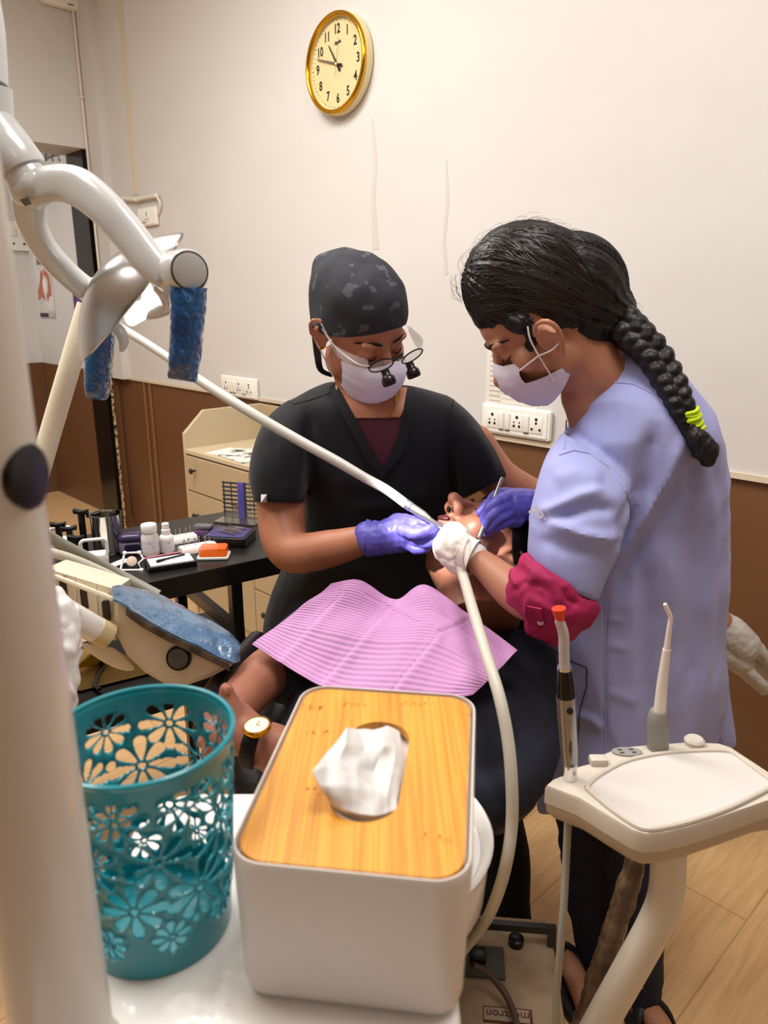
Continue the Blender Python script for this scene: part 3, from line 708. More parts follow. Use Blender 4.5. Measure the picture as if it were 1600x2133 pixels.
def head_mb(mb, M, nose=1.0, ears=(1, -1), eyes=True, mouth=True):
    E = lambda c, r: mb.ell(c, r, M)
    E((0, -.014, .035), (.074, .094, .082)); E((0, .02, .03), (.066, .068, .07)); E((0, .026, -.03), (.061, .064, .085))
    E((0, .034, -.085), (.043, .046, .032)); E((0, .066, -.102), (.022, .018, .017)); E((0, .055, -.07), (.036, .036, .03))
    for s in (-1, 1):
        E((s * .038, .058, -.026), (.026, .026, .024)); E((s * .046, .01, -.07), (.016, .034, .030))
        E((s * .027, .079, .022), (.024, .013, .009)); E((s * .031, .072, .001), (.016, .017, .012))
        E((s * .0125, .098, -.037), (.0085, .012, .0085))
    mb.tube([(0, .078, .018), (0, .092, .0), (0, .104, -.018), (0, .113 * nose, -.031)], [.009, .0085, .010, .0125], 12, M, round_=True)
    if mouth:
        mb.ell((0, .087, -.060), (.022, .011, .0065), M); mb.ell((0, .085, -.069), (.019, .011, .0065), M)
def ear_mb(mb, M, s):
    q = M @ frame((s * .072, -.012, -.008), (s * .35, -.94, 0), (0, 0, 1), (s * .94, .35, 0))
    pts = [(-.013, -.012, 0), (-.016, .006, .002), (-.012, .022, .006), (.0, .030, .010), (.013, .026, .014), (.019, .012, .014), (.016, -.006, .011), (.009, -.018, .007), (.0, -.028, .004), (-.006, -.030, .002), (-.010, -.024, 0)]
    mb.tube(pts, [.004, .004, .004, .0045, .005, .005, .0045, .004, .006, .006, .004], 8, q, smooth=3, round_=True)
    mb.tube([(.006, -.012, .004), (.008, .004, .006), (.002, .015, .005)], .0035, 8, q, smooth=3, round_=True)
    mb.ell((0, 0, -.002), (.017, .027, .006), q)
def brows(M, parent):
    for s in (-1, 1):
        MB().tube([(s * .012, .0905, .020), (s * .026, .090, .027), (s * .044, .078, .025), (s * .054, .062, .018)], [.002, .0035, .003, .001], 8, M, smooth=3, flat=((0, 1, 0), .45)).build('eyebrow', M_brow, parent)
def eyes_(M, parent, closed=True):
    for s in (-1, 1):
        MB().tube([(s * .017, .0865, -.004), (s * .026, .0895, -.0085), (s * .037, .086, -.0085), (s * .046, .076, -.004)], [.0006, .0014, .0014, .0006], 6, M, smooth=3).build('eyelashes', M_brow, parent)
def mask_mb(M, top=-.004, bot=-.112, wide=1.25, prot=1.0, pl=True, w0=.070, jag=0.0, wfn=None):
    mb = MB(); P = []; nv = 26; nu = 40
    for i in range(nv + 1):
        v = i / nv; z = top + (bot - top) * v; R = []
        prof = [(0, .108), (.12, .122), (.3, .132), (.5, .128), (.75, .118), (.9, .106), (1, .092)]
        for (a, ra), (b, rb) in zip(prof, prof[1:]):
            if a <= v <= b: d = ra + (rb - ra) * (v - a) / (b - a); break
        wd = w0 * (1.0 - .20 * max(0, v - .4) / .6)
        for j in range(nu + 1):
            u = (j / nu * 2 - 1); a = u * (wfn(v) if wfn else wide)
            edge = abs(u) ** 3
            zz = z * (1 - .35 * edge) + (-.045) * .35 * edge + (.010 * (1 - abs(u) * 2.2) if abs(u) < .45 else 0) * (1 - v)
            dd = d * prot
            x = wd * math.sin(a); y = .012 + (dd - .012) * math.cos(a) ** (.85)
            ple = .0022 * (((v * 4.2) % 1.0) - .5) * (1 if .25 < v < .85 else 0) if pl else 0
            R.append((x * (1 + ple * 8), y + ple * 1.2 + .0012 * noise.noise(Vector((u * 5, v * 6, 3 + jag))), zz))
        P.append(R)
    mb.grid(P, M); return mb
def dome(M, rx, ry, top, zb, cy=-.015, back=0.0, e=.75, nphi=22, na=64, fn=None):
    """cap or hair shell: zb(a) brim height round the head, a=0 at the front"""
    P = []
    for i in range(nphi + 1):
        ph = PI / 2 * i / nphi; R = []
        for k in range(na):
            a = 2 * PI * k / na; c = math.cos(a); b0 = zb(a)
            r = math.cos(ph) ** e; ryy = ry + (back * (.5 - .5 * c) ** 2 * math.sin(PI * min(1, i / nphi * 1.25)))
            p = Vector((rx * r * math.sin(a), cy + ryy * r * c, b0 + (top - b0) * math.sin(ph)))
            if fn: p = fn(p, a, i / nphi)
            R.append(p)
        P.append(R)
    mb = MB(); mb.grid(P, M, close=True); mb.add(P[-1], [tuple(range(na))], M); return mb
def fchain(pts): return [S(*p[:3]) for p in pts], [p[3] for p in pts]
def chain(mb, pts, n=14, smooth=4):
    P, R = fchain(pts); return mb.tube(P, R, n, smooth=smooth, round_=True)
# ------------------------------------------------------------------ dentist
DHc = S(748, 675, 1.42)
MD = hframe(DHc, (.54, -.62, -.54), (-.24, 0, 1))
dn = thing('person', Vector((DHc.x, 1.5, 0)), 'person in black scrubs, dark cap, mask and loupes leaning over the patient', 'person')
mb = MB(); head_mb(mb, MD)
for s in (-1, 1): ear_mb(mb, MD, s)
mb.tube([MD @ Vector((0, -.02, -.05)), S(768, 850, 1.47), S(770, 905, 1.50)], [.050, .052, .062], 18, smooth=3)
chain(mb, [(690, 880, 1.50, .045), (770, 900, 1.50, .06), (850, 880, 1.50, .045)])
mb.tube([S(765, 880, 1.52), S(765, 960, 1.50)], [.09, .10], 18)
# arms
chain(mb, [(590, 950, 1.47, .052), (585, 1050, 1.43, .049), (592, 1120, 1.39, .046), (615, 1152, 1.36, .041), (690, 1142, 1.33, .036), (770, 1122, 1.31, .026), (800, 1118, 1.30, .016)], 18)
chain(mb, [(985, 930, 1.50, .048), (1040, 1000, 1.48, .044), (1130, 1050, 1.46, .042), (1150, 1052, 1.43, .036), (1112, 1052, 1.36, .025), (1090, 1050, 1.345, .018)], 18)
body = mb.blob('body', SK_D, dn, vox=.004, sm=5)
brows(MD, dn); eyes_(MD, dn)
# scrub top
def ring_d(r): return pring(*r)
rg = [pring(690, 796, 855, 803, 1.50, .055), pring(628, 822, 930, 826, 1.50, .085), pring(590, 850, 970, 858, 1.50, .105), pring(592, 900, 983, 910, 1.505, .12), pring(612, 980, 966, 985, 1.515, .125),
      pring(632, 1060, 950, 1060, 1.53, .125), pring(602, 1150, 938, 1150, 1.545, .12), pring(574, 1215, 940, 1220, 1.56, .12), pring(550, 1290, 945, 1300, 1.58, .12), pring(545, 1380, 945, 1380, 1.60, .12)]
mb = MB(); mb.loft(densify(rg, 4))
def sleeve(mb, rs, n=28): mb.loft(densify([pring(*r, n=n) for r in rs], 4)); return mb
sleeve(mb, [(600, 835, 700, 890, 1.49, .06), (555, 870, 675, 930, 1.475, .07), (528, 925, 660, 960, 1.455, .072), (520, 985, 650, 1000, 1.44, .072), (530, 1044, 634, 1048, 1.425, .066)])
sleeve(mb, [(850, 890, 930, 824, 1.49, .06), (888, 930, 975, 858, 1.49, .07), (940, 1000, 1025, 925, 1.48, .07), (955, 1042, 1062, 990, 1.47, .062)])
_cd = creases([([(560, 900), (575, 960), (600, 1020)], -.005, 14), ([(640, 860), (645, 950), (640, 1030)], -.006, 12), ([(955, 900), (940, 960), (950, 1030)], -.006, 12), ([(700, 990), (760, 1010), (850, 1030)], .004, 16), ([(620, 1210), (700, 1180), (780, 1190)], .006, 16), ([(600, 1260), (700, 1230), (800, 1225)], -.006, 14), ([(980, 880), (1010, 940), (1030, 990)], .005, 12), ([(720, 1060), (830, 1050), (900, 1020)], .004, 16)])
def dfold(co, n):
    p = Vector((co.x * 9, co.y * 9, co.z * 5)); a = noise.noise(p) + .5 * noise.noise(p * 2.3)
    return co + n * (.004 * a + _cd(co, n))
top = mb.blob('scrub_top', M_scrub, dn, vox=.0055, sm=5, fn=dfold)
# neckline: collar bands and maroon shirt (follow the chest surface)
from mathutils.bvhtree import BVHTree
def surf(o):
    me = o.data; off = wloc(o); return BVHTree.FromPolygons([v.co + off for v in me.vertices], [tuple(p.vertices) for p in me.polygons])
def onto(bvh, px, py, lift=.002, Y=1.3):
    C = Vector((0, 0, H)); d = ray(px, py).normalized(); h = bvh.ray_cast(C, d)
    if h[0] is None: return S(px, py, Y)
    return h[0] - d * lift
def patch(bvh, outline, lift, name, m, parent, fill=8, thick=.002, **kw):
    """cloth patch lying on a surface: outline pixels, left edge list and right edge list of equal length"""
    L, R = outline; P = []
    for (a, b) in zip(L, R):
        P.append([onto(bvh, a[0] + (b[0] - a[0]) * t / fill, a[1] + (b[1] - a[1]) * t / fill, lift) for t in range(fill + 1)])
    return MB().grid(P).build(name, m, parent, solid=thick, **kw)
bt = surf(top)
def line(pts, k):
    out = []
    for (a, b) in zip(pts, pts[1:]):
        for j in range(k): out.append((a[0] + (b[0] - a[0]) * j / k, a[1] + (b[1] - a[1]) * j / k))
    out.append(pts[-1]); return out
def zipl(L, R, k): return line(L, k), line(R, k)
patch(bt, zipl([(694, 800), (712, 850), (735, 880), (760, 925), (797, 972)], [(850, 808), (846, 850), (838, 880), (822, 925), (799, 972)], 4), .003, 'undershirt', M_maroon, dn)
patch(bt, zipl([(697, 802), (714, 850), (736, 871), (737, 871)], [(848, 808), (843, 850), (833, 869), (832, 869)], 4), .006, 'neck_opening', SK_D, dn)
patch(bt, zipl([(682, 800), (722, 880), (760, 950), (797, 995)], [(700, 797), (740, 870), (773, 935), (799, 972)], 4), .008, 'collar_band', M_scrub, dn, fill=3)
patch(bt, zipl([(848, 805), (838, 870), (822, 930), (799, 972)], [(864, 808), (858, 875), (842, 940), (798, 995)], 4), .008, 'collar_band', M_scrub, dn, fill=3)
def seam(bvh, pts, name, m, parent, r=.0011, lift=.0005, k=6):
    MB().tube([onto(bvh, *p, lift) for p in line(pts, k)], r, 5).build(name, m, parent)
seam(bt, [(600, 835), (612, 842), (650, 832), (690, 818)], 'shoulder_seam', M_scrub, dn)
seam(bt, [(945, 832), (930, 880), (935, 940), (955, 1040)], 'sleeve_seam', M_scrub, dn)
tg = [onto(bt, x, y, .002) for x, y in ((544, 1030), (556, 1030), (556, 1046), (544, 1046))]
MB().add(tg, [(0, 1, 2, 3)]).build('sleeve_tag', mat('grey tag', (190, 182, 180), .5), dn, smooth=False, solid=.001)
cx_ = [(549, 1033), (551, 1033), (551, 1037), (554, 1037), (554, 1039), (551, 1039), (551, 1043), (549, 1043), (549, 1039), (546, 1039), (546, 1037), (549, 1037)]
MB().add([onto(bt, x, y, .0034) for x, y in cx_], [tuple(range(12))]).build('tag_cross', M_white, dn, smooth=False, solid=.0004)
# cap
def zbd(a):
    c = math.cos(a); return .052 * max(0, c) ** 1.2 - .006 * abs(math.sin(a)) - .045 * max(0, -c)
def capfn(p, a, v):
    k = noise.noise(Vector((p.x * 26, p.y * 26, p.z * 30))) * .004 + .003 * math.sin(a * 9 + 3 * v) * (1 - v) * (.5 - .5 * math.cos(a))
    tp_ = 1 - .14 * (1 - min(1, v * 2.2)) * (.5 - .5 * math.cos(a))
    return Vector((p.x * tp_, p.y * tp_, p.z)) * (1 + k * 8)
capo = dome(MD, .0835, .103, .1215, zbd, cy=-.012, back=.048, e=.60, fn=capfn).build('scrub_cap', M_cap, dn, solid=.002, sub=1)
ds = [MD @ Vector((.070, -.05, -.012)), S(661, 735, 1.43), S(668, 770, 1.45), S(692, 782, 1.46)]
MB().tube(ds, [.004, .007, .006, .005], 8, smooth=4, flat=((0, 1, 0), .5)).build('cap_tie', M_dark, dn)
# mask
mk = mask_mb(MD, top=-.019, bot=-.118, wide=1.22, w0=.071).build('face_mask', M_maskm, dn, solid=.0016)
for s in (-1, 1):
    e = (s * .083, -.012, .018)
    MB().tube([(s * .0665, .045, -.028), (s * .074, .03, -.01), (s * .079, .008, .012), e, (s * .086, -.028, -.002), (s * .080, -.012, -.03), (s * .0665, .035, -.078)], .0014, 6, MD, smooth=4).build('ear_loop', M_maskm, mk)
# loupes
M_clear = mat('clear plastic', (235, 235, 238), .08, alpha=.32)
M_glass = mat('lens glass', (240, 240, 244), .03, alpha=.16)
lp = MB(); rims = []
for s in (-1, 1):
    lp = MB(); Mr = MD @ Matrix.Translation((s * .034, .124, .009)) @ Matrix.Rotation(-.2, 4, 'X') @ Matrix.Rotation(-s * .1, 4, 'Z')
    el = [Vector((.024 * math.cos(t), 0, .017 * math.sin(t))) for t in [2 * PI * k / 32 for k in range(33)]]
    fr = lp.tube(el, .0013, 6, Mr).build('loupe_rim', M_dark if s < 0 else M_dark, dn)
    MB().add([(p.x * .97, 0, p.z * .97) for p in el[:-1]], [tuple(range(32))], Mr).build('lens', M_glass, fr, smooth=False, solid=.0015)
    Ml = MD @ aim((s * .027, .129, -.002), (0, .9, -.60), (1, 0, 0))
    MB().lathe([(.0075, -.002), (.0080, .008), (.0095, .010), (.0125, .014), (.0130, .022), (.0120, .026), (.0105, .026)], Ml, n=24, cap1=False).build('loupe_barrel', mat('gunmetal', (52, 48, 50), .25, .8), dn)
    MB().lathe([(.0003, .0245), (.0108, .0245)], Ml, n=24, cap0=False, cap1=False).build('loupe_glass', mat('loupe glass', (190, 186, 190), .08, .7), dn)
    MB().tube([(s * .057, .120, .012), (s * .072, .105, .010), (s * .080, .05, .004), (s * .082, .0, .012)], [.0016, .0018, .0016, .0014], 6, MD, smooth=4).build('temple', M_clear, dn)
    P = [[(s * .058, .118, .012 + k), (s * .070, .105, .010 + k * 1.1), (s * .078, .075, .0 + k), (s * .081, .045, .004 + k * .4)] for k in (-.014, 0, .014)]
    MB().grid(P, MD).build('side_shield', M_clear, dn, solid=.001, sub=1)
MB().tube([(-.012, .125, .014), (0, .127, .018), (.012, .125, .014)], .0014, 6, MD, smooth=4).build('loupe_bridge', M_dark, dn)
MB().ell((.077, -.004, -.037), (.0035,) * 3, MD, u=10, v=8).build('earring', M_gold, dn)
ncl = [onto(bt, *q, .010) for q in line([(826, 822), (824, 838), (820, 852), (812, 866)], 4)]
MB().tube(ncl, .0013, 6).build('necklace', M_gold, dn)
for q in (0, 2, 4): pass
# trousers and shoes
mb = MB()
mb.loft(densify([pring(570, 1290, 930, 1300, 1.60, .10), pring(590, 1420, 960, 1420, 1.60, .10)], 3))
chain(mb, [(880, 1400, 1.60, .09), (985, 1600, 1.50, .080), (1035, 1750, 1.42, .070), (1048, 1850, 1.37, .062), (1050, 1915, 1.35, .062)], 18)
chain(mb, [(690, 1400, 1.60, .09), (690, 1600, 1.50, .082), (700, 1780, 1.42, .073), (705, 1900, 1.36, .065)], 18)
mb.blob('trousers', M_blk, dn, vox=.008, sm=5, fn=fold(.006, (8, 8, 3)))
for x, y in ((1052, 1960), (705, 1960)):
    q = SZ(x, y, .03); MB().ell((q.x + .0, q.y - .03, .035), (.045, .11, .035)).build('shoe', M_dark, dn)
# gloves of the dentist
def glove(name, m, parent, palm, fingers, cuff=None, vox=.0019, fn=None, extra=None, dec=0, sm=2, fk=.84):
    mb = MB()
    for p in palm: chain(mb, p, 16)
    for f in fingers: chain(mb, [(a, b, c, r * fk) for a, b, c, r in f], 12)
    if extra: extra(mb)
    o = mb.blob(name, m, parent, vox=vox, sm=sm, fn=fn or (lambda co, n: co + n * (.0012 * (1 - abs(noise.noise(Vector((co.x * 55, co.y * 40, co.z * 30 + co.x * 20)))) * 3))))
    return o
gl = glove('glove', M_glove, dn,
  [[(770, 1121, 1.31, .0330), (800, 1119, 1.31, .0325), (835, 1112, 1.30, .035), (862, 1112, 1.29, .030)], [(830, 1095, 1.31, .024), (868, 1096, 1.30, .020)]],
  [[(858, 1090, 1.29, .013), (888, 1090, 1.27, .0115), (908, 1096, 1.255, .010), (926, 1105, 1.25, .0085)],       # index on the handpiece
   [(862, 1108, 1.275, .013), (893, 1112, 1.255, .0115), (915, 1112, 1.25, .010), (930, 1112, 1.25, .0085)],
   [(860, 1124, 1.27, .013), (890, 1132, 1.25, .0115), (905, 1126, 1.245, .0105), (912, 1118, 1.25, .009)],
   [(850, 1136, 1.275, .012), (872, 1146, 1.26, .0105), (890, 1140, 1.255, .0095)],
   [(840, 1104, 1.27, .014), (866, 1112, 1.245, .012), (888, 1105, 1.24, .0105), (902, 1101, 1.24, .009)]])
gp, gr = fchain([(763, 1121, 1.31, .0350), (772, 1121, 1.31, .0335)])
MB().tube(gp, gr, 24, caps=False).build('glove_cuff', M_glove, dn, solid=.0012)
glove('glove', M_glove, dn,
  [[(1108, 1052, 1.36, .030), (1085, 1052, 1.34, .032), (1062, 1052, 1.32, .031)], [(1072, 1078, 1.32, .020), (1055, 1074, 1.31, .018)]],
  [[(1060, 1034, 1.31, .014), (1035, 1044, 1.275, .012), (1018, 1062, 1.265, .0105), (1008, 1082, 1.27, .009)],   # index
   [(1058, 1052, 1.30, .014), (1032, 1064, 1.265, .012), (1018, 1084, 1.26, .0105), (1012, 1100, 1.265, .009)],
   [(1060, 1068, 1.30, .0135), (1036, 1080, 1.265, .0115), (1022, 1096, 1.262, .010), (1014, 1110, 1.27, .0085)],
   [(1064, 1082, 1.31, .012), (1042, 1094, 1.28, .0105), (1028, 1102, 1.275, .009)],
   [(1068, 1030, 1.345, .014), (1040, 1028, 1.33, .012), (1016, 1050, 1.315, .011), (1000, 1068, 1.31, .009)]])
MB().tube([S(1098, 1030, 1.37), S(1104, 1050, 1.33), S(1106, 1075, 1.36)], .002, 8, smooth=4).build('bracelet', M_gold, dn)
# ------------------------------------------------------------------ assistant
AHc = S(1122, 668, 1.28)
MA = hframe(AHc, (-.74, -.02, -.70), (-.68, 0, .72))
asn = thing('person', Vector((SZ(1300, 2080, 0).x, SZ(1300, 2080, 0).y, 0)), 'person in lavender gown with long black braid and magenta cuff, bending over the patient', 'person')
mb = MB(); head_mb(mb, MA)
for s in (-1, 1): ear_mb(mb, MA @ Matrix.Translation((-.001 * s, .028, -.012)) @ Matrix.Scale(1.08, 4), s)
mb.tube([MA @ Vector((0, -.030, -.03)), S(1228, 764, 1.28), S(1280, 805, 1.29)], [.058, .058, .066], 18, smooth=3)
chain(mb, [(1280, 860, 1.29, .05), (1300, 1200, 1.28, .06), (1300, 1560, 1.26, .05), (1228, 1640, 1.27, .035), (1232, 1900, 1.265, .030)])
chain(mb, [(1300, 1560, 1.26, .05), (1330, 1700, 1.20, .035), (1335, 2000, 1.165, .034)])
chain(mb, [(1240, 820, 1.29, .06), (1290, 900, 1.29, .08)])
chain(mb, [(1215, 1060, 1.16, .040), (1190, 1150, 1.115, .040), (1160, 1235, 1.09, .041), (1120, 1250, 1.10, .040), (1068, 1228, 1.13, .034), (1010, 1178, 1.18, .0245), (975, 1160, 1.205, .022)], 18)
for pts in ([(1232, 1900, 1.265, .026), (1234, 1960, 1.265, .024), (1232, 2010, 1.265, .022)],
            [(1335, 2000, 1.165, .036), (1340, 2070, 1.16, .032), (1345, 2118, 1.155, .03)]):
    chain(mb, pts)
chain(mb, [(1300, 960, 1.32, .045), (1340, 1080, 1.45, .042), (1400, 1200, 1.54, .040), (1490, 1290, 1.55, .034), (1510, 1310, 1.55, .026)], 16)
mb.blob('body', SK_A, asn, vox=.004, sm=5)
brows(MA, asn); eyes_(MA, asn)
# hair
HB = S(1300, 690, 1.28)                      # where the braid begins
mb = MB()
for c, r, rt in (((1118, 590, 1.28), (.118, .082, .095), .35), ((1060, 588, 1.28), (.078, .074, .085), .2), ((1190, 600, 1.28), (.095, .078, .088), .5), ((1245, 655, 1.28), (.062, .06, .062), .6), ((1280, 690, 1.28), (.036, .036, .036), 0), ((1040, 636, 1.28), (.050, .068, .050), .3), ((1070, 668, 1.275), (.036, .074, .030), .2), ((1098, 700, 1.26), (.013, .060, .034), 0), ((1215, 680, 1.28), (.052, .064, .036), .4)):
    mb.ell(S(*c), r, rot=Matrix.Rotation(rt, 3, 'Y'))
def hairfn(co, n):
    d = co - HB; ax = (S(960, 560, 1.28) - HB).normalized(); al = d.dot(ax); pe = d - ax * al
    up = Vector((0, 0, 1)); up = (up - ax * up.dot(ax)).normalized(); sd = ax.cross(up)
    ang = math.atan2(pe.dot(sd), pe.dot(up)); k = pe.length
    a = noise.noise(Vector((ang * 9, al * 4, 0))) * .004 + noise.noise(Vector((ang * 30, al * 7, 5))) * .0022
    return co + n * a
hr = mb.blob('hair', M_hair, asn, vox=.003, sm=4, fn=hairfn)
# strands over the hair
bh = surf(hr); random.seed(11); mbs = MB()
def strand(p0, p1, bow, r=.0005):
    P = []
    for k in range(9):
        t = k / 8; x = p0[0] + (p1[0] - p0[0]) * t; y = p0[1] + (p1[1] - p0[1]) * t - bow * math.sin(PI * t)
        C = Vector((0, 0, H)); d = ray(x, y).normalized(); h = bh.ray_cast(C, d)
        if h[0] is None: continue
        P.append(h[0] - d * .0008 + Vector((0, 0, .0006 * random.random())))
    if len(P) > 3: mbs.tube(P, [r * .4] + [r] * (len(P) - 2) + [r * .4], 5)
for i in range(260):
    t = random.random(); x0 = 955 + random.random() * 200; y0 = 480 + random.random() * 190
    L = .3 + .6 * random.random(); x1 = x0 + (1290 - x0) * L; y1 = y0 + (650 - y0) * L * .9
    strand((x0, y0), (x1, y1), 10 + 22 * random.random() * (1 if y0 < 620 else .3), .0004 + .0005 * random.random())
mbs.build('hair_strands', mat('hair strand', (34, 29, 32), .35, spec=.6), asn, kind='stuff')
mbf = MB(); random.seed(4)
edge = [(958, 640), (952, 600), (965, 555), (990, 515), (1030, 484), (1080, 466), (1130, 465), (1180, 478), (1225, 505), (1262, 545), (1290, 590), (1318, 632), (1350, 690), (1390, 750), (1420, 810)]
for i in range(150):
    t = random.random() * (len(edge) - 1.001); k = int(t); f = t - k
    x = edge[k][0] * (1 - f) + edge[k + 1][0] * f; y = edge[k][1] * (1 - f) + edge[k + 1][1] * f
    dx = edge[k + 1][0] - edge[k][0]; dy = edge[k + 1][1] - edge[k][1]; l = math.hypot(dx, dy); dx /= l; dy /= l; nx, ny = dy, -dx
    L = 15 + 45 * random.random(); hgt = 4 + 16 * random.random(); Y = 1.28 + random.uniform(-.03, .03)
    P = []
    for q in range(7):
        u = q / 6; P.append(S(x + dx * L * u - nx * 6 + nx * (hgt * math.sin(u * PI * .8)), y + dy * L * u - ny * 6 + ny * hgt * math.sin(u * PI * .8), Y))
    mbf.tube(P, .00016, 4)
mbf.build('flyaway_hair', M_hair, asn, kind='stuff')
# braid
path = [S(1282, 660, 1.26), S(1312, 690, 1.235), S(1355, 730, 1.21), S(1392, 790, 1.18), S(1416, 840, 1.155), S(1432, 880, 1.145), S(1440, 905, 1.14)]
wid = [.030, .029, .026, .024, .020, .016, .012]
PP, WW = spline(path, wid, 16)
mb = MB(); N = len(PP)
for k3 in range(3):
    pts = []; rr = []
    for i in range(N):
        T = (PP[min(i + 1, N - 1)] - PP[max(i - 1, 0)]).normalized(); side = Vector((0, 1, 0)).cross(T).normalized(); dep = T.cross(side)
        ph = i / N * 2 * PI * 4.6 + k3 * 2 * PI / 3; w2 = WW[i]
        pts.append(PP[i] + side * (w2 * .62 * math.sin(ph)) + dep * (w2 * .42 * math.sin(2 * ph))); rr.append(w2 * .52)
    mb.tube(pts, rr, 12, round_=True)
def braidfn(co, n): return co + n * (noise.noise(Vector((co.x * 60, co.y * 60, co.z * 60))) * .0012)
mb.blob('braid', M_hair, asn, vox=.0024, sm=2, fn=braidfn)
mb = MB(); mb.tube([S(1442, 892, 1.135), S(1452, 912, 1.13), S(1470, 940, 1.125), S(1474, 956, 1.125)], [.009, .017, .021, .013], 16, smooth=4, round_=True)
def tuft(co, n): return co + n * (noise.noise(Vector((co.x * 200, co.y * 200, co.z * 40))) * .002)
mb.blob('braid_tail', M_hair, asn, vox=.002, sm=1, fn=tuft)
mb = MB()
for i in range(6):
    t = i / 5; c = S(1437 + 7 * t, 858 + 36 * t, 1.145); ax = (S(1450, 915, 1.17) - S(1432, 850, 1.175)).normalized()
    Mh = aim(c, ax + Vector((.15 * (-1) ** i, 0, 0))); r = .0125 + .002 * (i % 3 == 2) + .002 * (i > 3)
    mb = MB(); mb.tube([(r * math.cos(a), r * math.sin(a), .001 * math.sin(a * 3)) for a in [2 * PI * k / 24 for k in range(25)]], .0034, 8, Mh)
    mb.build('hair_tie_coil', mat('neon yellow cord', (196, 226, 20), .6, bump=((500, 500, 500), .5, .001)), asn)
# mask of the assistant
mA = mask_mb(MA, top=-.010, bot=-.114, wide=1.12, w0=.067, prot=.93, jag=4, wfn=lambda v: .86 if v < .5 else .86 + .62 * min(1, (v - .5) / .3)).build('face_mask', M_maskm, asn, solid=.0016)
s = -1
for s in (-1, 1):
    K = (s * .074, .046, -.030)
    MB().tube([(s * .056, .082, -.030), K], .0014, 6, MA).build('ear_loop', M_white, mA)
    MB().tube([(s * .0600, .052, -.082), K], .0014, 6, MA).build('ear_loop', M_white, mA)
    MB().tube([K, (s * .079, .040, .0), (s * .080, .030, .018)], .0014, 6, MA, smooth=3).build('ear_loop', M_white, mA)
    MB().tube([K, (s * .082, .026, -.036), (s * .086, .008, -.034)], .0014, 6, MA, smooth=3).build('ear_loop', M_white, mA)
# gown
rg = [pring(1222, 778, 1335, 716, 1.30, .050), pring(1208, 830, 1385, 745, 1.30, .085), pring(1190, 880, 1430, 800, 1.30, .13, back=.12), pring(1162, 940, 1468, 880, 1.30, .165, back=.14), pring(1140, 1000, 1498, 960, 1.30, .17), pring(1118, 1080, 1508, 1050, 1.30, .16), pring(1104, 1160, 1508, 1130, 1.30, .16),
      pring(1122, 1260, 1502, 1240, 1.29, .16), pring(1128, 1360, 1492, 1340, 1.28, .16), pring(1130, 1460, 1500, 1440, 1.27, .165), pring(1134, 1540, 1488, 1520, 1.26, .165), pring(1124, 1620, 1470, 1600, 1.25, .165), pring(1126, 1690, 1450, 1690, 1.25, .16)]
mb = MB(); mb.loft(densify(rg, 5))
sleeve(mb, [(1170, 900, 1330, 985, 1.22, .05), (1140, 955, 1322, 1035, 1.17, .075), (1118, 1030, 1310, 1085, 1.14, .080), (1108, 1095, 1285, 1140, 1.12, .074), (1101, 1160, 1255, 1208, 1.105, .066), (1118, 1195, 1236, 1250, 1.095, .058)])
_cr = creases([([(1125, 1067), (1155, 1061), (1207, 1035), (1260, 1022)], .010, 13), ([(1130, 1085), (1180, 1072), (1240, 1058), (1290, 1062)], -.011, 14),
  ([(1125, 1070), (1170, 1095), (1211, 1114), (1264, 1121), (1300, 1105)], .011, 14), ([(1120, 1120), (1180, 1140), (1240, 1150)], -.006, 16), ([(1150, 1000), (1200, 985), (1260, 1000)], .006, 18),
  ([(1368, 875), (1352, 944), (1337, 1020), (1306, 1085), (1285, 1150)], -.014, 22), ([(1421, 905), (1396, 982), (1344, 1067), (1280, 1187)], .010, 13),
  ([(1434, 931), (1410, 1020), (1360, 1110), (1304, 1197), (1285, 1260)], -.010, 20), ([(1483, 982), (1480, 1085), (1475, 1300), (1468, 1480)], .006, 13), ([(1450, 1100), (1445, 1300), (1440, 1450)], -.006, 18),
  ([(1400, 1120), (1398, 1300), (1405, 1500)], .005, 20), ([(1345, 1150), (1340, 1300), (1345, 1500)], -.006, 22), ([(1445, 956), (1442, 1035)], -.008, 9), ([(1450, 760), (1480, 860), (1495, 960)], .006, 14),
  ([(1262, 1240), (1260, 1400), (1262, 1560)], -.004, 5), ([(1266, 1290), (1300, 1298)], .0016, 7), ([(1266, 1345), (1310, 1356)], .0018, 9), ([(1266, 1440), (1330, 1466)], .0025, 12),
  ([(1180, 1480), (1235, 1500), (1258, 1520)], .006, 10), ([(1150, 1400), (1200, 1440)], .005, 12), ([(1180, 880), (1230, 930), (1280, 960)], -.003, 12)])
def gownfn(co, n):
    t = max(0.0, min(1.0, (1.25 - co.z) / .35))
    p = Vector((co.x * 9 + co.z * 3.5, co.y * 9, co.z * 1.3)); a = .8 - abs(noise.noise(p)) * 2.4
    q = Vector((co.x * 5 + co.z * 6, co.y * 6, co.z * 11 - co.x * 8 + 3)); b = .8 - abs(noise.noise(q)) * 2.6
    r = Vector((co.x * 22, co.y * 22, co.z * 18)); c2 = noise.noise(r)
    return co + n * (.0060 * a * t + .0035 * b * (1.0 - .8 * t) + .0018 * c2 + _cr(co, n))
gn = mb.blob('gown', M_gown, asn, vox=.0046, sm=4, fn=gownfn)
bg = surf(gn)
seam(bg, [(1165, 948), (1195, 938), (1230, 945), (1270, 975), (1300, 1015), (1316, 1060)], 'sleeve_seam', M_gown, asn, r=.0020, lift=.0002)
seam(bg, [(1180, 875), (1178, 915), (1175, 935)], 'front_seam', M_gown, asn, r=.0014, lift=.0)
seam(bg, [(1268, 795), (1320, 800), (1370, 825), (1410, 865)], 'shoulder_seam', M_gown, asn, r=.0016, lift=.0)
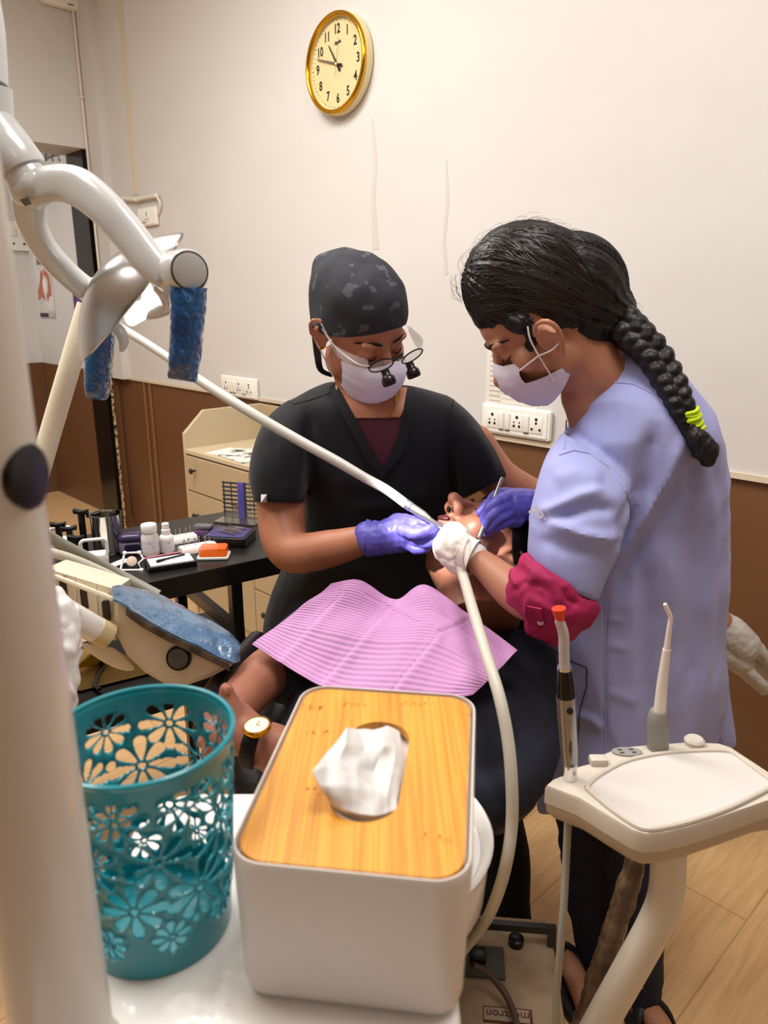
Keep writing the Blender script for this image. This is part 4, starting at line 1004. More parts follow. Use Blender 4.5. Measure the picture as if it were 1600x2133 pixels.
seam(bg, [(1262, 1250), (1260, 1400), (1262, 1560)], 'side_seam', M_gown, asn, r=.0018, lift=.0)
seam(bg, [(1148, 1352), (1185, 1375), (1222, 1390), (1222, 1430), (1208, 1480), (1202, 1560)], 'pocket_seam', mat('dark gown seam', (58, 62, 104), .8), asn, r=.0013, lift=.0002)
tx = onto(bg, 1126, 1069, .006, 1.2)
text('gown_lettering', 'ASL', .022, aim(tx, (-.35, -.93, .1)) @ Matrix.Rotation(-.35, 4, 'Z'), M_gown_dark, asn, bold=.0003)
# back flap of the gown
P = []
for (xl, yl, xr, yr, Y) in ((1470, 1270, 1506, 1270, 1.295), (1468, 1360, 1510, 1352, 1.29), (1460, 1420, 1516, 1410, 1.285), (1450, 1480, 1524, 1470, 1.28), (1440, 1530, 1532, 1520, 1.27), (1430, 1568, 1538, 1560, 1.27)):
    P.append([S(xl + (xr - xl) * t / 6, yl + (yr - yl) * t / 6, Y + .02 * math.sin(t * 1.1)) for t in range(7)])
MB().grid(P).build('gown_flap', M_gown, asn, solid=.004, sub=1)
# magenta rolled sleeve
mb = MB(); sleeve(mb, [(1098, 1158, 1242, 1262, 1.095, .060), (1078, 1186, 1224, 1290, 1.092, .068), (1060, 1206, 1190, 1318, 1.10, .068), (1050, 1224, 1160, 1330, 1.11, .060), (1044, 1238, 1128, 1322, 1.125, .048)])
chain(mb, [(1150, 1215, 1.07, .03), (1205, 1265, 1.07, .028)], 14); chain(mb, [(1130, 1290, 1.08, .028), (1165, 1312, 1.08, .024)], 14)
_cm = creases([([(1062, 1236), (1095, 1214), (1130, 1222), (1160, 1250)], -.005, 7), ([(1098, 1236), (1140, 1262), (1175, 1280), (1205, 1275)], .006, 8), ([(1172, 1222), (1182, 1248), (1208, 1262)], -.007, 7), ([(1100, 1240), (1102, 1275), (1106, 1318)], .004, 5), ([(1120, 1292), (1160, 1300), (1195, 1292)], -.005, 7), ([(1090, 1170), (1120, 1200), (1160, 1216)], .003, 9)])
def magfn(co, n):
    p = Vector((co.x * 22 + co.z * 22, co.y * 20, co.z * 16 - co.x * 10)); b = 1 - abs(noise.noise(p)) * 2.8
    return co + n * (.0050 * b + .0012 * noise.noise(p * 3) + _cm(co, n))
mg = mb.blob('rolled_sleeve', M_mag, asn, vox=.0035, sm=3, fn=magfn)
bm_ = surf(mg)
patch(bm_, zipl([(1098, 1262), (1100, 1290), (1104, 1318)], [(1128, 1268), (1132, 1292), (1120, 1310)], 3), .003, 'cuff_tab', M_mag, asn, fill=4, thick=.003)
MB().lathe([(.0005, 0), (.0045, 0), (.005, .0015), (.003, .002)], aim(onto(bm_, 1126, 1296, .004), -ray(1126, 1296)), n=16).build('cuff_button', mat('pearl button', (210, 190, 196), .3), asn)
# jeans
mb = MB()
mb.loft(densify([pring(1150, 1560, 1450, 1555, 1.26, .13), pring(1160, 1700, 1395, 1700, 1.25, .13)], 3))
sleeve(mb, [(1155, 1680, 1290, 1680, 1.28, .09), (1172, 1780, 1290, 1785, 1.28, .085), (1182, 1880, 1272, 1885, 1.27, .07), (1200, 1950, 1262, 1955, 1.262, .052), (1204, 2040, 1266, 2045, 1.26, .05)])
sleeve(mb, [(1265, 1680, 1400, 1680, 1.20, .09), (1262, 1800, 1392, 1800, 1.19, .085), (1280, 1950, 1382, 1950, 1.17, .07), (1300, 2060, 1380, 2060, 1.16, .052), (1308, 2108, 1372, 2110, 1.155, .05)])
mb.blob('trousers', M_jean, asn, vox=.006, sm=4, fn=fold(.006, (12, 12, 16)))
M_sand = mat('black sandal', (20, 19, 21), .6)
for x, y, a in ((1192, 2064, .12), (1368, 2176, .15)):
    q = SZ(x, y, 0); Ms = frame((q.x + (.0 if x < 1300 else .0), q.y, 0), Matrix.Rotation(a, 3, 'Z') @ Vector((1, 0, 0)), Matrix.Rotation(a, 3, 'Z') @ Vector((0, 1, 0)), (0, 0, 1))
    sd = MB().prism([(.045 * math.cos(t) * (1 + .1 * math.sin(t)), .115 * math.sin(t)) for t in [2 * PI * k / 28 for k in range(28)]], .022, Ms, bev=.006).build('sandal', M_sand, asn)
    MB().tube([(-.04, .01, .018), (-.028, .03, .048), (.0, .06, .058), (.028, .03, .048), (.04, .01, .018)], [.006, .009, .009, .009, .006], 8, Ms, smooth=4, flat=((0, 1, 0), 1.6)).build('sandal_strap', M_sand, sd)
    MB().tube([(0, -.08, .04), (0, 0, .048), (0, .06, .034), (0, .085, .028)], [.022, .024, .022, .018], 12, Ms, smooth=3, round_=True).build('foot', SK_A, asn)
# white glove hand holding the suction hose
glove('glove', M_wglove, asn,
  [[(985, 1158, 1.20, .026), (968, 1150, 1.205, .030), (950, 1142, 1.21, .034), (938, 1140, 1.215, .032)], [(958, 1118, 1.225, .020), (940, 1115, 1.23, .020)]],
  [[(948, 1118, 1.225, .015), (932, 1110, 1.215, .014), (922, 1122, 1.20, .013), (930, 1140, 1.19, .012)],
   [(940, 1128, 1.21, .015), (924, 1130, 1.20, .014), (918, 1146, 1.19, .013), (934, 1160, 1.185, .012)],
   [(942, 1142, 1.205, .015), (926, 1150, 1.195, .013), (928, 1168, 1.185, .012), (946, 1176, 1.185, .011)],
   [(948, 1158, 1.20, .013), (936, 1170, 1.19, .012), (946, 1186, 1.185, .010), (960, 1188, 1.185, .009)],
   [(962, 1112, 1.22, .016), (950, 1102, 1.235, .015), (938, 1100, 1.245, .013), (926, 1106, 1.25, .011)]], fn=fold(.0016, (50, 50, 50)))
P, R = fchain([(962, 1150, 1.205, .0325), (976, 1158, 1.20, .0310), (988, 1163, 1.195, .0335)])
MB().tube(P, R, 28, caps=False).build('glove_cuff', M_wglove, asn, solid=.0014)
MB().tube([(P[-1] + q) for q in [Vector((0.0, 0.0, 0.0))] * 0] or [S(968 + 22 * math.cos(a) * .55 + 14 * 0 + 8, 1160 + 36 * math.sin(a), 1.19 + .03 * math.cos(a)) for a in [2 * PI * k / 24 for k in range(25)]], .0026, 6).build('cuff_roll', M_wglove, asn)
# ------------------------------------------------------------------ patient
PHc = S(1005, 1142, 1.36)
MP = hframe(PHc, (-.30, -.02, .95), (.80, .55, .12))
pt = thing('person', SZ(820, 1700, 0.3), 'person lying back in the dental chair, mouth held open, watch on wrist', 'person')
mb = MB(); head_mb(mb, MP, nose=1.06)
for s in (-1, 1): mb.ell((s * .0135, .100, -.037), (.0105, .015, .011), MP)
for s in (-1, 1): ear_mb(mb, MP, s)
mb.tube([MP @ Vector((0, -.01, -.05)), S(985, 1225, 1.27), S(1000, 1300, 1.20)], [.060, .066, .075], 18, smooth=4)
chain(mb, [(925, 1172, 1.315, .036), (955, 1200, 1.29, .05)], 14)
chain(mb, [(720, 1330, 1.27, .042), (650, 1352, 1.21, .042), (596, 1378, 1.145, .041), (556, 1402, 1.075, .040), (520, 1438, 1.025, .037), (488, 1476, .97, .031), (452, 1522, .92, .025)], 18)
chain(mb, [(925, 1662, .88, .036), (860, 1662, .85, .040), (760, 1650, .82, .042), (640, 1602, .825, .039), (572, 1560, .84, .032), (530, 1542, .85, .0285), (506, 1522, .86, .030), (494, 1502, .87, .026)], 18)
# left hand: palm, thumb up, fingers wrapping behind the rim
chain(mb, [(500, 1525, .862, .027), (480, 1535, .865, .026), (455, 1530, .87, .021)])
for f in ([(492, 1502, .858, .019), (482, 1474, .862, .0145), (474, 1450, .866, .0118), (471, 1436, .866, .0098)],
          [(485, 1500, .885, .016), (455, 1490, .905, .012), (430, 1500, .91, .010)], [(480, 1516, .88, .016), (450, 1512, .89, .012), (425, 1522, .89, .010)],
          [(478, 1535, .87, .015), (448, 1535, .875, .0115), (424, 1545, .875, .0095)], [(480, 1552, .86, .014), (452, 1556, .862, .0105), (432, 1566, .86, .009)]):
    chain(mb, f, 12)
pb_ = mb.blob('body', SK_P, pt, vox=.0038, sm=4)
brows(MP, pt); eyes_(MP, pt)
for s in (-1, 1): MB().ell((s * .0085, .101, -.0435), (.0042, .0075, .004), MP, rot=Matrix.Rotation(s * .35, 3, 'Z'), u=14, v=10).build('nostril', mat('nostril dark', (26, 10, 8), .9), pt)
MB().ell((0, .094, -.066), (.017, .006, .007), MP).build('open_mouth', mat('mouth dark', (70, 20, 18), .5), pt)
def zbp(a):
    c = math.cos(a); return .070 * max(0, c) ** 1.5 + .0 * abs(math.sin(a)) - .06 * max(0, -c)
dome(MP, .082, .102, .128, zbp, cy=-.016, fn=lambda p, a, v: p * (1 + .03 * noise.noise(p * 60))).build('hair', M_hair, pt, solid=.003)
# thumb nail
MB().ell(S(475, 1438, .857), (.0045, .002, .0065), rot=Matrix.Rotation(.3, 3, 'Y')).build('thumb_nail', mat('nail', (196, 130, 112), .3), pt)
# tee shirt
rg = [pring(900, 1300, 1060, 1300, 1.25, .05), pring(760, 1310, 1100, 1330, 1.22, .09, back=.05), pring(640, 1335, 1120, 1375, 1.17, .10, back=.06), pring(600, 1400, 1118, 1440, 1.10, .11, back=.06), pring(585, 1470, 1100, 1520, 1.02, .12, back=.07), pring(560, 1560, 1085, 1620, .95, .12, back=.08), pring(500, 1690, 1060, 1760, .88, .12, back=.08)]
# depth of the chest must stay behind the bib
mb = MB(); mb.loft(densify([[p + Vector((0, .055, -.02)) for p in r] for r in rg], 4))
chain(mb, [(1085, 1385, 1.17, .062), (1100, 1470, 1.10, .058), (1098, 1570, 1.03, .052), (1040, 1650, .95, .046), (960, 1668, .90, .044), (915, 1665, .875, .044)], 18)
chain(mb, [(660, 1330, 1.21, .066), (615, 1372, 1.13, .064), (600, 1392, 1.11, .060)], 18)
sh_ = mb.blob('shirt', M_navy, pt, vox=.006, sm=5, fn=fold(.004, (10, 10, 10)))
# watch
wq = S(535, 1513, .812)
wt = thing('wrist_watch', wq, 'round white faced watch with black strap on the patient\'s wrist', 'watch')
Mw = aim(wq, Vector((-.05, -.12, 1)))
MB().lathe([(.0155, -.006), (.0175, -.003), (.0178, .001), (.0165, .003), (.0150, .003)], Mw, n=40, cap1=False).build('watch_case', M_gold, wt)
MB().lathe([(.0003, .0022), (.0158, .0022)], Mw, n=40, cap0=False, cap1=False).build('dial', mat('watch dial', (240, 232, 212), .35), wt)
MB().box((.0, .004, .003), (.0006, .009, .0004), Mw).box((.003, 0, .003), (.007, .0006, .0004), Mw).build('hands', M_gold, wt, smooth=False)
st = [S(528, 1524, .812), S(521, 1542, .802), S(516, 1562, .799), S(512, 1582, .806), S(514, 1597, .82)]
MB().tube(st, .0102, 12, smooth=4, flat=(Vector((0, -.8, .5)), .28)).build('strap', mat('black leather', (14, 13, 14), .6, bump=((160, 160, 160), .4, .001), spec=.25), wt)
st = [S(540, 1508, .826), S(549, 1500, .842), S(556, 1496, .86)]
MB().tube(st, .009, 10, smooth=4, flat=(Vector((0, -.8, .5)), .25)).build('strap', MATS['black leather'], wt)
# ------------------------------------------------------------------ paper bib
G = [[(690, 1216, 1.17), (752, 1212, 1.19), (825, 1250, 1.215), (890, 1219, 1.20), (985, 1290, 1.14), (1078, 1355, 1.07)],
     [(640, 1255, 1.13), (715, 1262, 1.14), (815, 1285, 1.15), (905, 1275, 1.145), (985, 1330, 1.10), (1055, 1378, 1.04)],
     [(585, 1298, 1.09), (680, 1318, 1.08), (790, 1335, 1.08), (905, 1338, 1.075), (980, 1375, 1.05), (1030, 1405, 1.02)],
     [(525, 1342, 1.05), (665, 1428, 1.00), (765, 1448, .99), (850, 1456, .985), (925, 1458, .985), (986, 1446, .99)]]
def crom(a, b, c, d, t): return .5 * ((2 * b) + (c - a) * t + (2 * a - 5 * b + 4 * c - d) * t * t + (3 * b - a - 3 * c + d) * t ** 3)
def gs(G, u, v):
    h, w2 = len(G), len(G[0]); y = v * (h - 1); i = min(int(y), h - 2); fy = y - i; x = u * (w2 - 1); j = min(int(x), w2 - 2); fx = x - j
    def row(r):
        r = G[max(0, min(h - 1, r))]; q = [Vector(r[max(0, min(w2 - 1, k))]) for k in (j - 1, j, j + 1, j + 2)]; return crom(*q, fx)
    # linear in v keeps the sides straight
    return row(i) * (1 - fy) + row(i + 1) * fy
BF = [((712, 1238), (576, 1378)), ((808, 1268), (664, 1428)), ((914, 1318), (818, 1440)), ((808, 1268), (870, 1300)), ((914, 1318), (985, 1290)), ((760, 1240), (812, 1268))]
P = []; NV, NU = 170, 150
for i in range(NV + 1):
    R = []
    for j in range(NU + 1):
        u, v = j / NU, i / NV; q = gs(G, u, v); p = S(q.x, q.y, q.z)
        n = Vector((-.1, -.6, .8)).normalized()
        h = .0042 * (1 - min(1, abs(((u * 3 + .02) % 1) - .5) * 2)) + .0007 * math.sin(v * 2 * PI * 30) + .006 * noise.noise(Vector((u * 4, v * 4, 2)))
        fold2 = 0.0
        for (x0, y0), (x1, y1) in BF:
            dx, dy = x1 - x0, y1 - y0; L2 = dx * dx + dy * dy; t = ((q.x - x0) * dx + (q.y - y0) * dy) / L2
            if -.02 < t < 1.05:
                d = ((q.x - x0) * dy - (q.y - y0) * dx) / math.sqrt(L2); fold2 += -.0016 * math.exp(-(d / 2.6) ** 2) + .0015 * math.exp(-((d - 10) / 9) ** 2) - .0012 * math.exp(-((d + 14) / 12) ** 2)
        R.append(p + n * (h + fold2))
    P.append(R)
M_bib = mat('lilac paper bib', (202, 150, 200), .8)
bib = MB().grid(P).build('dental_bib', M_bib, None, 'lilac ribbed paper bib spread across the patient\'s chest', 'bib', solid=.0012)
# the assistant's other hand, reaching back behind the gown
MB().tube([S(1330, 1020, 1.40), S(1350, 1120, 1.47), S(1400, 1200, 1.53)], [.072, .062, .055], 18, smooth=3, round_=True).build('gown_sleeve', M_gown, asn)
glove('glove', M_wglove_shade, asn,
  [[(1488, 1300, 1.56, .040), (1520, 1320, 1.55, .042), (1548, 1345, 1.54, .040)], [(1505, 1350, 1.55, .034), (1545, 1378, 1.54, .032)]],
  [[(1545, 1318, 1.54, .019), (1572, 1340, 1.53, .017), (1594, 1366, 1.52, .015), (1612, 1400, 1.52, .013)],
   [(1552, 1335, 1.55, .019), (1585, 1360, 1.56, .016), (1612, 1385, 1.57, .014), (1630, 1420, 1.57, .012)],
   [(1548, 1360, 1.57, .018), (1585, 1390, 1.60, .015), (1610, 1420, 1.61, .013)],
   [(1540, 1378, 1.53, .019), (1562, 1400, 1.52, .017), (1588, 1425, 1.51, .015), (1612, 1445, 1.51, .013)],
   [(1530, 1385, 1.56, .017), (1560, 1412, 1.57, .014), (1590, 1440, 1.57, .012)]], vox=.003, fn=fold(.0022, (40, 40, 40)))
# ================================================================== dental chair
M_vinyl = mat('black vinyl', (20, 20, 24), .32, bump=((40, 40, 40), .3, .003))
M_enamel = mat('cream enamel', (226, 216, 194), .35)
M_lampw = mat('lamp white enamel', (196, 198, 198), .22, coat=.5)
M_cold = mat('white gloss shell', (232, 228, 224), .25, coat=.3)
ch = thing('dental_chair', Vector((.05, 1.02, 0)), 'black vinyl dental chair under the reclining patient', 'dental chair')
rg = [pring(930, 1190, 1140, 1205, 1.47, .025), pring(900, 1260, 1140, 1280, 1.40, .03), pring(690, 1330, 1146, 1350, 1.335, .035), pring(540, 1380, 1142, 1410, 1.27, .045), pring(470, 1460, 1140, 1500, 1.19, .055), pring(450, 1540, 1136, 1600, 1.10, .06), pring(470, 1640, 1118, 1680, 1.03, .06), pring(500, 1730, 1050, 1740, .98, .05)]
mb = MB(); mb.loft(densify(rg, 4)); mb.blob('backrest', M_vinyl, ch, vox=.008, sm=5)
MB().tube([S(1138, 1400, 1.26), S(1140, 1500, 1.17), S(1138, 1600, 1.10), S(1110, 1680, 1.04), S(1050, 1712, 1.0), S(985, 1722, .98)], .004, 8, smooth=4).build('plastic_cover_edge', mat('clear wrinkled plastic', (190, 190, 190), .12, trans=.6, alpha=.5), ch)
MB().box((-.02, 1.04, .33), (.18, .26, .50), bev=.04, seg=3).build('column', M_dark, ch)
MB().box((-.06, 1.02, .04), (.30, .5, .08), bev=.03, seg=3).build('base', M_dark, ch)
# black arm bar beside the patient's right arm
MB().tube([S(535, 1335, 1.20), S(500, 1378, 1.12), S(462, 1430, 1.04), S(440, 1470, .99), S(430, 1520, .95)], [.018, .020, .022, .022, .02], 12, smooth=4, round_=True).build('armrest', M_vinyl, ch)
# ================================================================== overhead lamp
lampc = S(60, 375, 1.06)
lm = thing('dental_lamp', lampc, 'white dental lamp on a yoke with silver reflector and two blue wrapped handles', 'lamp')
P, R = fchain([(-60, -330, 1.10, .022), (-45, -60, 1.09, .022), (-28, 60, 1.08, .022), (-22, 175, 1.07, .0225)])
MB().tube(P, R, 24, smooth=4).build('arm', M_lampw, lm)
P, R = fchain([(-23, 180, 1.07, .028), (-20, 262, 1.07, .029)])
MB().tube(P, R, 24, round_=False).build('arm_sleeve', M_lampw, lm)
P, R = fchain([(-26, 250, 1.07, .030), (10, 300, 1.065, .0315), (44, 352, 1.06, .0335), (47, 357, 1.06, .031)])
MB().tube(P, R, 28).build('elbow', M_lampw, lm)
P, R = fchain([(44, 352, 1.06, .026), (62, 380, 1.06, .028)])
MB().tube(P, R, 28).build('collar', M_lampw, lm)
mb = MB()
def band(rows):
    mb.loft(densify([pring(*r, n=32, sq=2.9) for r in rows], 6))
band([(38, 375, 34, 425, 1.065, .020), (75, 350, 72, 430, 1.055, .026), (130, 341, 118, 420, 1.04, .027), (182, 354, 152, 430, 1.02, .026), (236, 398, 196, 462, 1.0, .025), (288, 456, 242, 512, .985, .023), (330, 512, 285, 562, .97, .021), (366, 556, 326, 598, .96, .019)])
band([(30, 385, 98, 395, 1.065, .022), (29, 420, 93, 432, 1.085, .022), (38, 462, 94, 466, 1.105, .021), (62, 510, 112, 505, 1.13, .021), (96, 556, 142, 540, 1.155, .021), (132, 592, 172, 568, 1.18, .021), (168, 622, 204, 592, 1.20, .020)])
chain(mb, [(60, 392, 1.06, .026), (72, 390, 1.055, .026)], 18)
mb.blob('yoke', M_lampw, lm, vox=.0028, sm=5)
MB().add([S(x, y, 1.032) for x, y in ((41, 416), (58, 411), (66, 424), (53, 430))], [(0, 1, 2, 3)]).build('lamp_badge', mat('grey badge', (92, 86, 80), .4), lm, solid=.001, smooth=False)
# joint drums
def drum(c0, c1, r, y0, y1):
    a, b2 = S(*c0, y0), S(*c1, y1); ax = b2 - a; L = ax.length
    d = MB().lathe([(r * .9, 0), (r * 1.08, .004), (r * 1.08, L * .5), (r * 1.02, L * .55), (r * 1.02, L * .9), (r * .92, L * .98)], aim(a, ax), n=36).build('joint', M_lampw, lm)
    MB().lathe([(.0003, L * 1.02), (r * .55, L * 1.02), (r * .8, L * 1.0), (r * .82, L * .97)], aim(a, ax), n=36, cap0=False).build('joint_cap', mat('grey joint cap', (176, 176, 176), .3), d)
    MB().tube([a + ax * .93 + (0 * ax)] * 0 or [aim(a, ax) @ Vector((r * .86 * math.cos(t), r * .86 * math.sin(t), L * .985)) for t in [2 * PI * k / 32 for k in range(33)]], .0007, 6).build('groove', M_dark, d)
drum((352, 574), (396, 564), .0255, 1.00, .925)
drum((196, 612), (214, 606), .022, 1.23, 1.18)
# wrapped handles
M_film = mat('blue barrier film', (12, 66, 124), .12, bump=((46, 70, 30), 1.0, .010), coat=1.0, var=((26, 26, 16), (34, 102, 160), .45, .7))
def wrap(rows, name='handle_wrap', seed=1):
    rings = []
    for (xl, yl, xr, yr, Y, d) in rows: rings.append(pring(xl, yl, xr, yr, Y, d, n=72, sq=3.2))
    rings = densify(rings, 22); out = []
    for i, r in enumerate(rings):
        c = sum(r, Vector()) / len(r); q = []
        for k, p in enumerate(r):
            v = (p - c); t = noise.noise(Vector((p.x * 60 + p.z * 50, p.y * 60 + seed, p.z * 38))); t2 = 1 - abs(noise.noise(Vector((p.x * 90 + p.z * 80, p.y * 70, p.z * 60 + seed)))) * 3
            q.append(c + v * (1 + .05 * t + .026 * t2 + .03 * noise.noise(p * 200)))
        out.append(q)
    return MB().loft(out).build(name, M_film, hd)
hd = MB().tube([S(392, 590, .94), S(386, 690, .94), S(382, 770, .94)], .017, 20).build('handle', M_lampw, lm)
wrap([(356, 598, 430, 600, .935, .016), (357, 650, 426, 652, .935, .018), (356, 710, 420, 712, .935, .018), (354, 760, 414, 762, .935, .017), (351, 788, 409, 797, .935, .010)], seed=2)
hd = MB().tube([S(212, 640, 1.18), S(206, 740, 1.17), S(203, 800, 1.17)], .017, 20).build('handle', M_lampw, lm)
wrap([(183, 655, 238, 655, 1.17, .018), (180, 720, 236, 716, 1.17, .020), (180, 770, 229, 772, 1.17, .020), (181, 815, 223, 822, 1.17, .018), (183, 829, 215, 834, 1.17, .010)], seed=7)
# reflector
M_refl = mat('silver reflector back', (186, 184, 184), .24, .95, bump=((9, 9, 9), .2, .003))
rc = S(268, 602, 1.09); mouth = S(915, 1115, 1.29)
ax = (mouth - rc).normalized(); La = (S(372, 468, 1.07) - S(172, 722, 1.09)); Lh = La.length / 2; La.normalize(); La = (La - ax * La.dot(ax)).normalized(); Sa = ax.cross(La)
def refl(name, c, la, sa, A, B, depth, m, parent, lo=0.0, hi=1.0, th=.004):
    P = []
    for i in range(17):
        t = i / 16; R = []
        for k in range(48):
            a = 2 * PI * k / 48; x = A * t * math.cos(a); y = B * t * math.sin(a); h = depth * (t * t)
            R.append(c + la * x + sa * y + ax * h)
        P.append(R)
    return MB().grid(P[1:], close=True).add(P[1], [tuple(range(48))]).build(name, m, parent, solid=th, sub=1)
refl('reflector', rc - ax * .035 + Vector((-.012, 0, 0)), La, Sa, Lh * 1.06, .085, .055, M_refl, lm)
# lit source block facing the reflector
so = S(306, 622, 1.03); Ms = aim(so, Vector((-.25, -.9, .35)))
sb = MB().box((0, 0, 0), (.078, .048, .016), Ms @ Matrix.Rotation(.5, 4, 'Z'), bev=.007, seg=3).build('lamp_source', mat('lit lamp face', (255, 255, 255), .3, emit=((255, 252, 246), 1.6)), lm)
MB().ell((-.008, -.002, .010), (.008, .006, .004), Ms).build('lamp_led', M_white, sb)
P, R = fchain([(345, 598, .985, .016), (352, 632, 1.0, .011), (322, 652, 1.02, .008), (275, 655, 1.04, .006)])
MB().tube(P, R, 12, smooth=5, round_=True).build('source_bracket', M_lampw, lm)
P, R = fchain([(236, 676, 1.12, .008), (250, 690, 1.12, .009), (258, 710, 1.12, .008), (254, 728, 1.12, .004)])
MB().tube(P, R, 10, smooth=5, round_=True).build('small_lever', M_lampw, lm)
sp = bpy.data.lights.new('lamp_beam', 'SPOT'); sp.energy = 42; sp.spot_size = math.radians(15); sp.spot_blend = .5; sp.shadow_soft_size = .02; sp.color = (1, .98, .95)
so_ = bpy.data.objects.new('lamp_beam', sp); COL.objects.link(so_); so_.location = S(330, 668, 1.06)
so_.rotation_euler = (S(922, 1112, 1.28) - so_.location).to_track_quat('-Z', 'Y').to_euler()
# ================================================================== delivery unit on the left
M_hose = mat('grey green hose', (150, 148, 136), .4); M_hosel = mat('cream hose', (206, 202, 188), .38)
P, R = fchain([(183, 636, 1.302, .0175), (120, 850, 1.27, .0175), (62, 1050, 1.24, .018), (44, 1130, 1.20, .018), (48, 1190, 1.13, .018), (84, 1222, 1.09, .018)])
du = thing('delivery_unit', S(200, 1300, 1.1), 'cream instrument delivery unit with dark round knob and blue film cover', 'dental unit')
MB().tube(P, R, 20).build('arm', M_enamel, du)
fr = [(236, 1240), (262, 1256), (300, 1284), (360, 1318), (420, 1348), (470, 1374), (482, 1388), (440, 1410), (385, 1430), (345, 1428), (300, 1402), (262, 1365), (244, 1330), (236, 1290)]
A_ = [S(x, y, 1.02) for x, y in fr]; B_ = [p + Vector((-.010, .10, -.034)) for p in A_]
mb = MB(); mb.loft([A_, B_]); me = mb.mesh(); bm = bmesh.new(); bm.from_mesh(me); bmesh.ops.bevel(bm, geom=[e for e in bm.edges if abs((e.verts[0].co - e.verts[1].co).y) < .02], offset=.006, segments=3, affect='EDGES'); bm.to_mesh(me); bm.free()
link('end_housing', me, mat('aged cream housing', (214, 202, 180), .4, var=((9, 9, 9), (196, 178, 150), .5, .8)), du)
kc = S(372, 1371, 1.015); Mk2 = aim(kc, (-.05, -1, .25))
_b = S(84, 1250, 1.09)
MB().tube([_b, Vector((_b.x, _b.y, .03))], .020, 20).build('column', M_enamel, du)
MB().lathe([(.16, 0), (.16, .025), (.04, .05)], Matrix.Translation((_b.x, _b.y, 0)), n=32).build('column_base', M_enamel, du)
k = MB().lathe([(.019, -.004), (.019, .002), (.0175, .004), (.0165, .002)], Mk2, n=36).build('knob_ring', M_dark, du)
MB().lathe([(.0003, .006), (.012, .006), (.0155, .004), (.016, 0)], Mk2, n=36, cap0=False).build('knob_face', mat('dark grey rubber', (74, 68, 66), .5, bump=((60, 60, 60), .5)), k)
# blue film over the top
topc = [(240, 1228, 1.10), (262, 1222, 1.12), (300, 1228, 1.13), (350, 1248, 1.13), (400, 1274, 1.12), (450, 1302, 1.10), (490, 1332, 1.07), (504, 1352, 1.05)]
botc = [(236, 1250, 1.01), (262, 1262, 1.008), (300, 1290, 1.008), (350, 1318, 1.008), (400, 1342, 1.008), (450, 1366, 1.008), (484, 1382, 1.01), (498, 1374, 1.03)]
P = []
for t in range(11):
    q = t / 10; R = []
    for a, b2 in zip(spline([S(*p) for p in topc], [0] * 8, 5)[0], spline([S(*p) for p in botc], [0] * 8, 5)[0]):
        p = a * (1 - q) + b2 * q; h = .016 * math.sin(PI * min(1, q * 1.1)); R.append(p + Vector((0, -.4, .8)) * h + Vector((0, 0, .004 * noise.noise(p * 50))))
    P.append(R)
M_film2 = mat('pale blue film', (66, 98, 134), .2, bump=((30, 60, 60), 1.0, .008), coat=.6, var=((10, 10, 10), (104, 134, 164), .4, .75))
MB().grid(P).build('film_cover', M_film2, du, solid=.003)
mb = MB(); L0 = [(S(x, y, 1.0065), ) for x, y in ()]
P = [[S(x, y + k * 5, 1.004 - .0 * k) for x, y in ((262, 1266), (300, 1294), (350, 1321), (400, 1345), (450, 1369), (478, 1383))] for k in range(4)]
MB().grid(P).build('dark_band', mat('mottled dark strip', (60, 52, 46), .6, var=((40, 40, 40), (120, 104, 86), .45, .7)), du, solid=.001)  # mottled dark strip along the lower edge of the film
# ribbed slotted body towards the left
bdy = [(90, 1186), (150, 1204), (236, 1230), (236, 1338), (205, 1330), (160, 1300), (90, 1262)]
A_ = [S(x, y, 1.04) for x, y in bdy]; B_ = [p + Vector((-.01, .11, -.022)) for p in A_]
mb = MB(); mb.loft([A_, B_]); me = mb.mesh(); bm = bmesh.new(); bm.from_mesh(me); bmesh.ops.bevel(bm, geom=[e for e in bm.edges if abs((e.verts[0].co - e.verts[1].co).y) < .02], offset=.010, segments=4, affect='EDGES'); bm.to_mesh(me); bm.free()
hb = link('holder_body', me, M_enamel, du)
M_slot = mat('slot dark', (60, 44, 30), .8)
for x, y in ((134, 1224), (177, 1246), (222, 1272)):
    q = S(x, y, 1.042); MB().prism(rrect(.010, .036, .005), .006, aim(q, (0, -1, 0), (0, 0, 1)) @ Matrix.Rotation(0, 4, 'Z'), z0=-.002).build('slot', M_slot, hb)
for x in (112, 156, 200): MB().tube([S(x, 1186 + (x - 112) * .33, 1.036), S(x + 2, 1270 + (x - 112) * .5, 1.036)], .0016, 6).build('rib', M_enamel, hb)
MB().tube([S(92, 1192, 1.036), S(150, 1214, 1.034), S(236, 1248, 1.032)], .004, 8).build('rail', M_enamel, hb)
P, R = fchain([(90, 1250, .96, .020), (200, 1312, 1.0, .0195)]); lv = MB().tube(P, R, 20).build('lever_tube', M_cold, du)
P, R = fchain([(200, 1312, 1.0, .020), (226, 1326, 1.01, .020), (232, 1330, 1.01, .014)]); MB().tube(P, R, 20).build('lever_tip', mat('yellowed plastic', (206, 188, 140), .4), lv)
P = [[S(x, y, 1.06) for x, y in r] for r in (((168, 1335), (200, 1345), (240, 1345)), ((166, 1345), (205, 1375), (258, 1368)), ((190, 1358), (240, 1398), (300, 1402)))]
MB().grid(P).build('under_lip', M_enamel, du, solid=.008, sub=2)
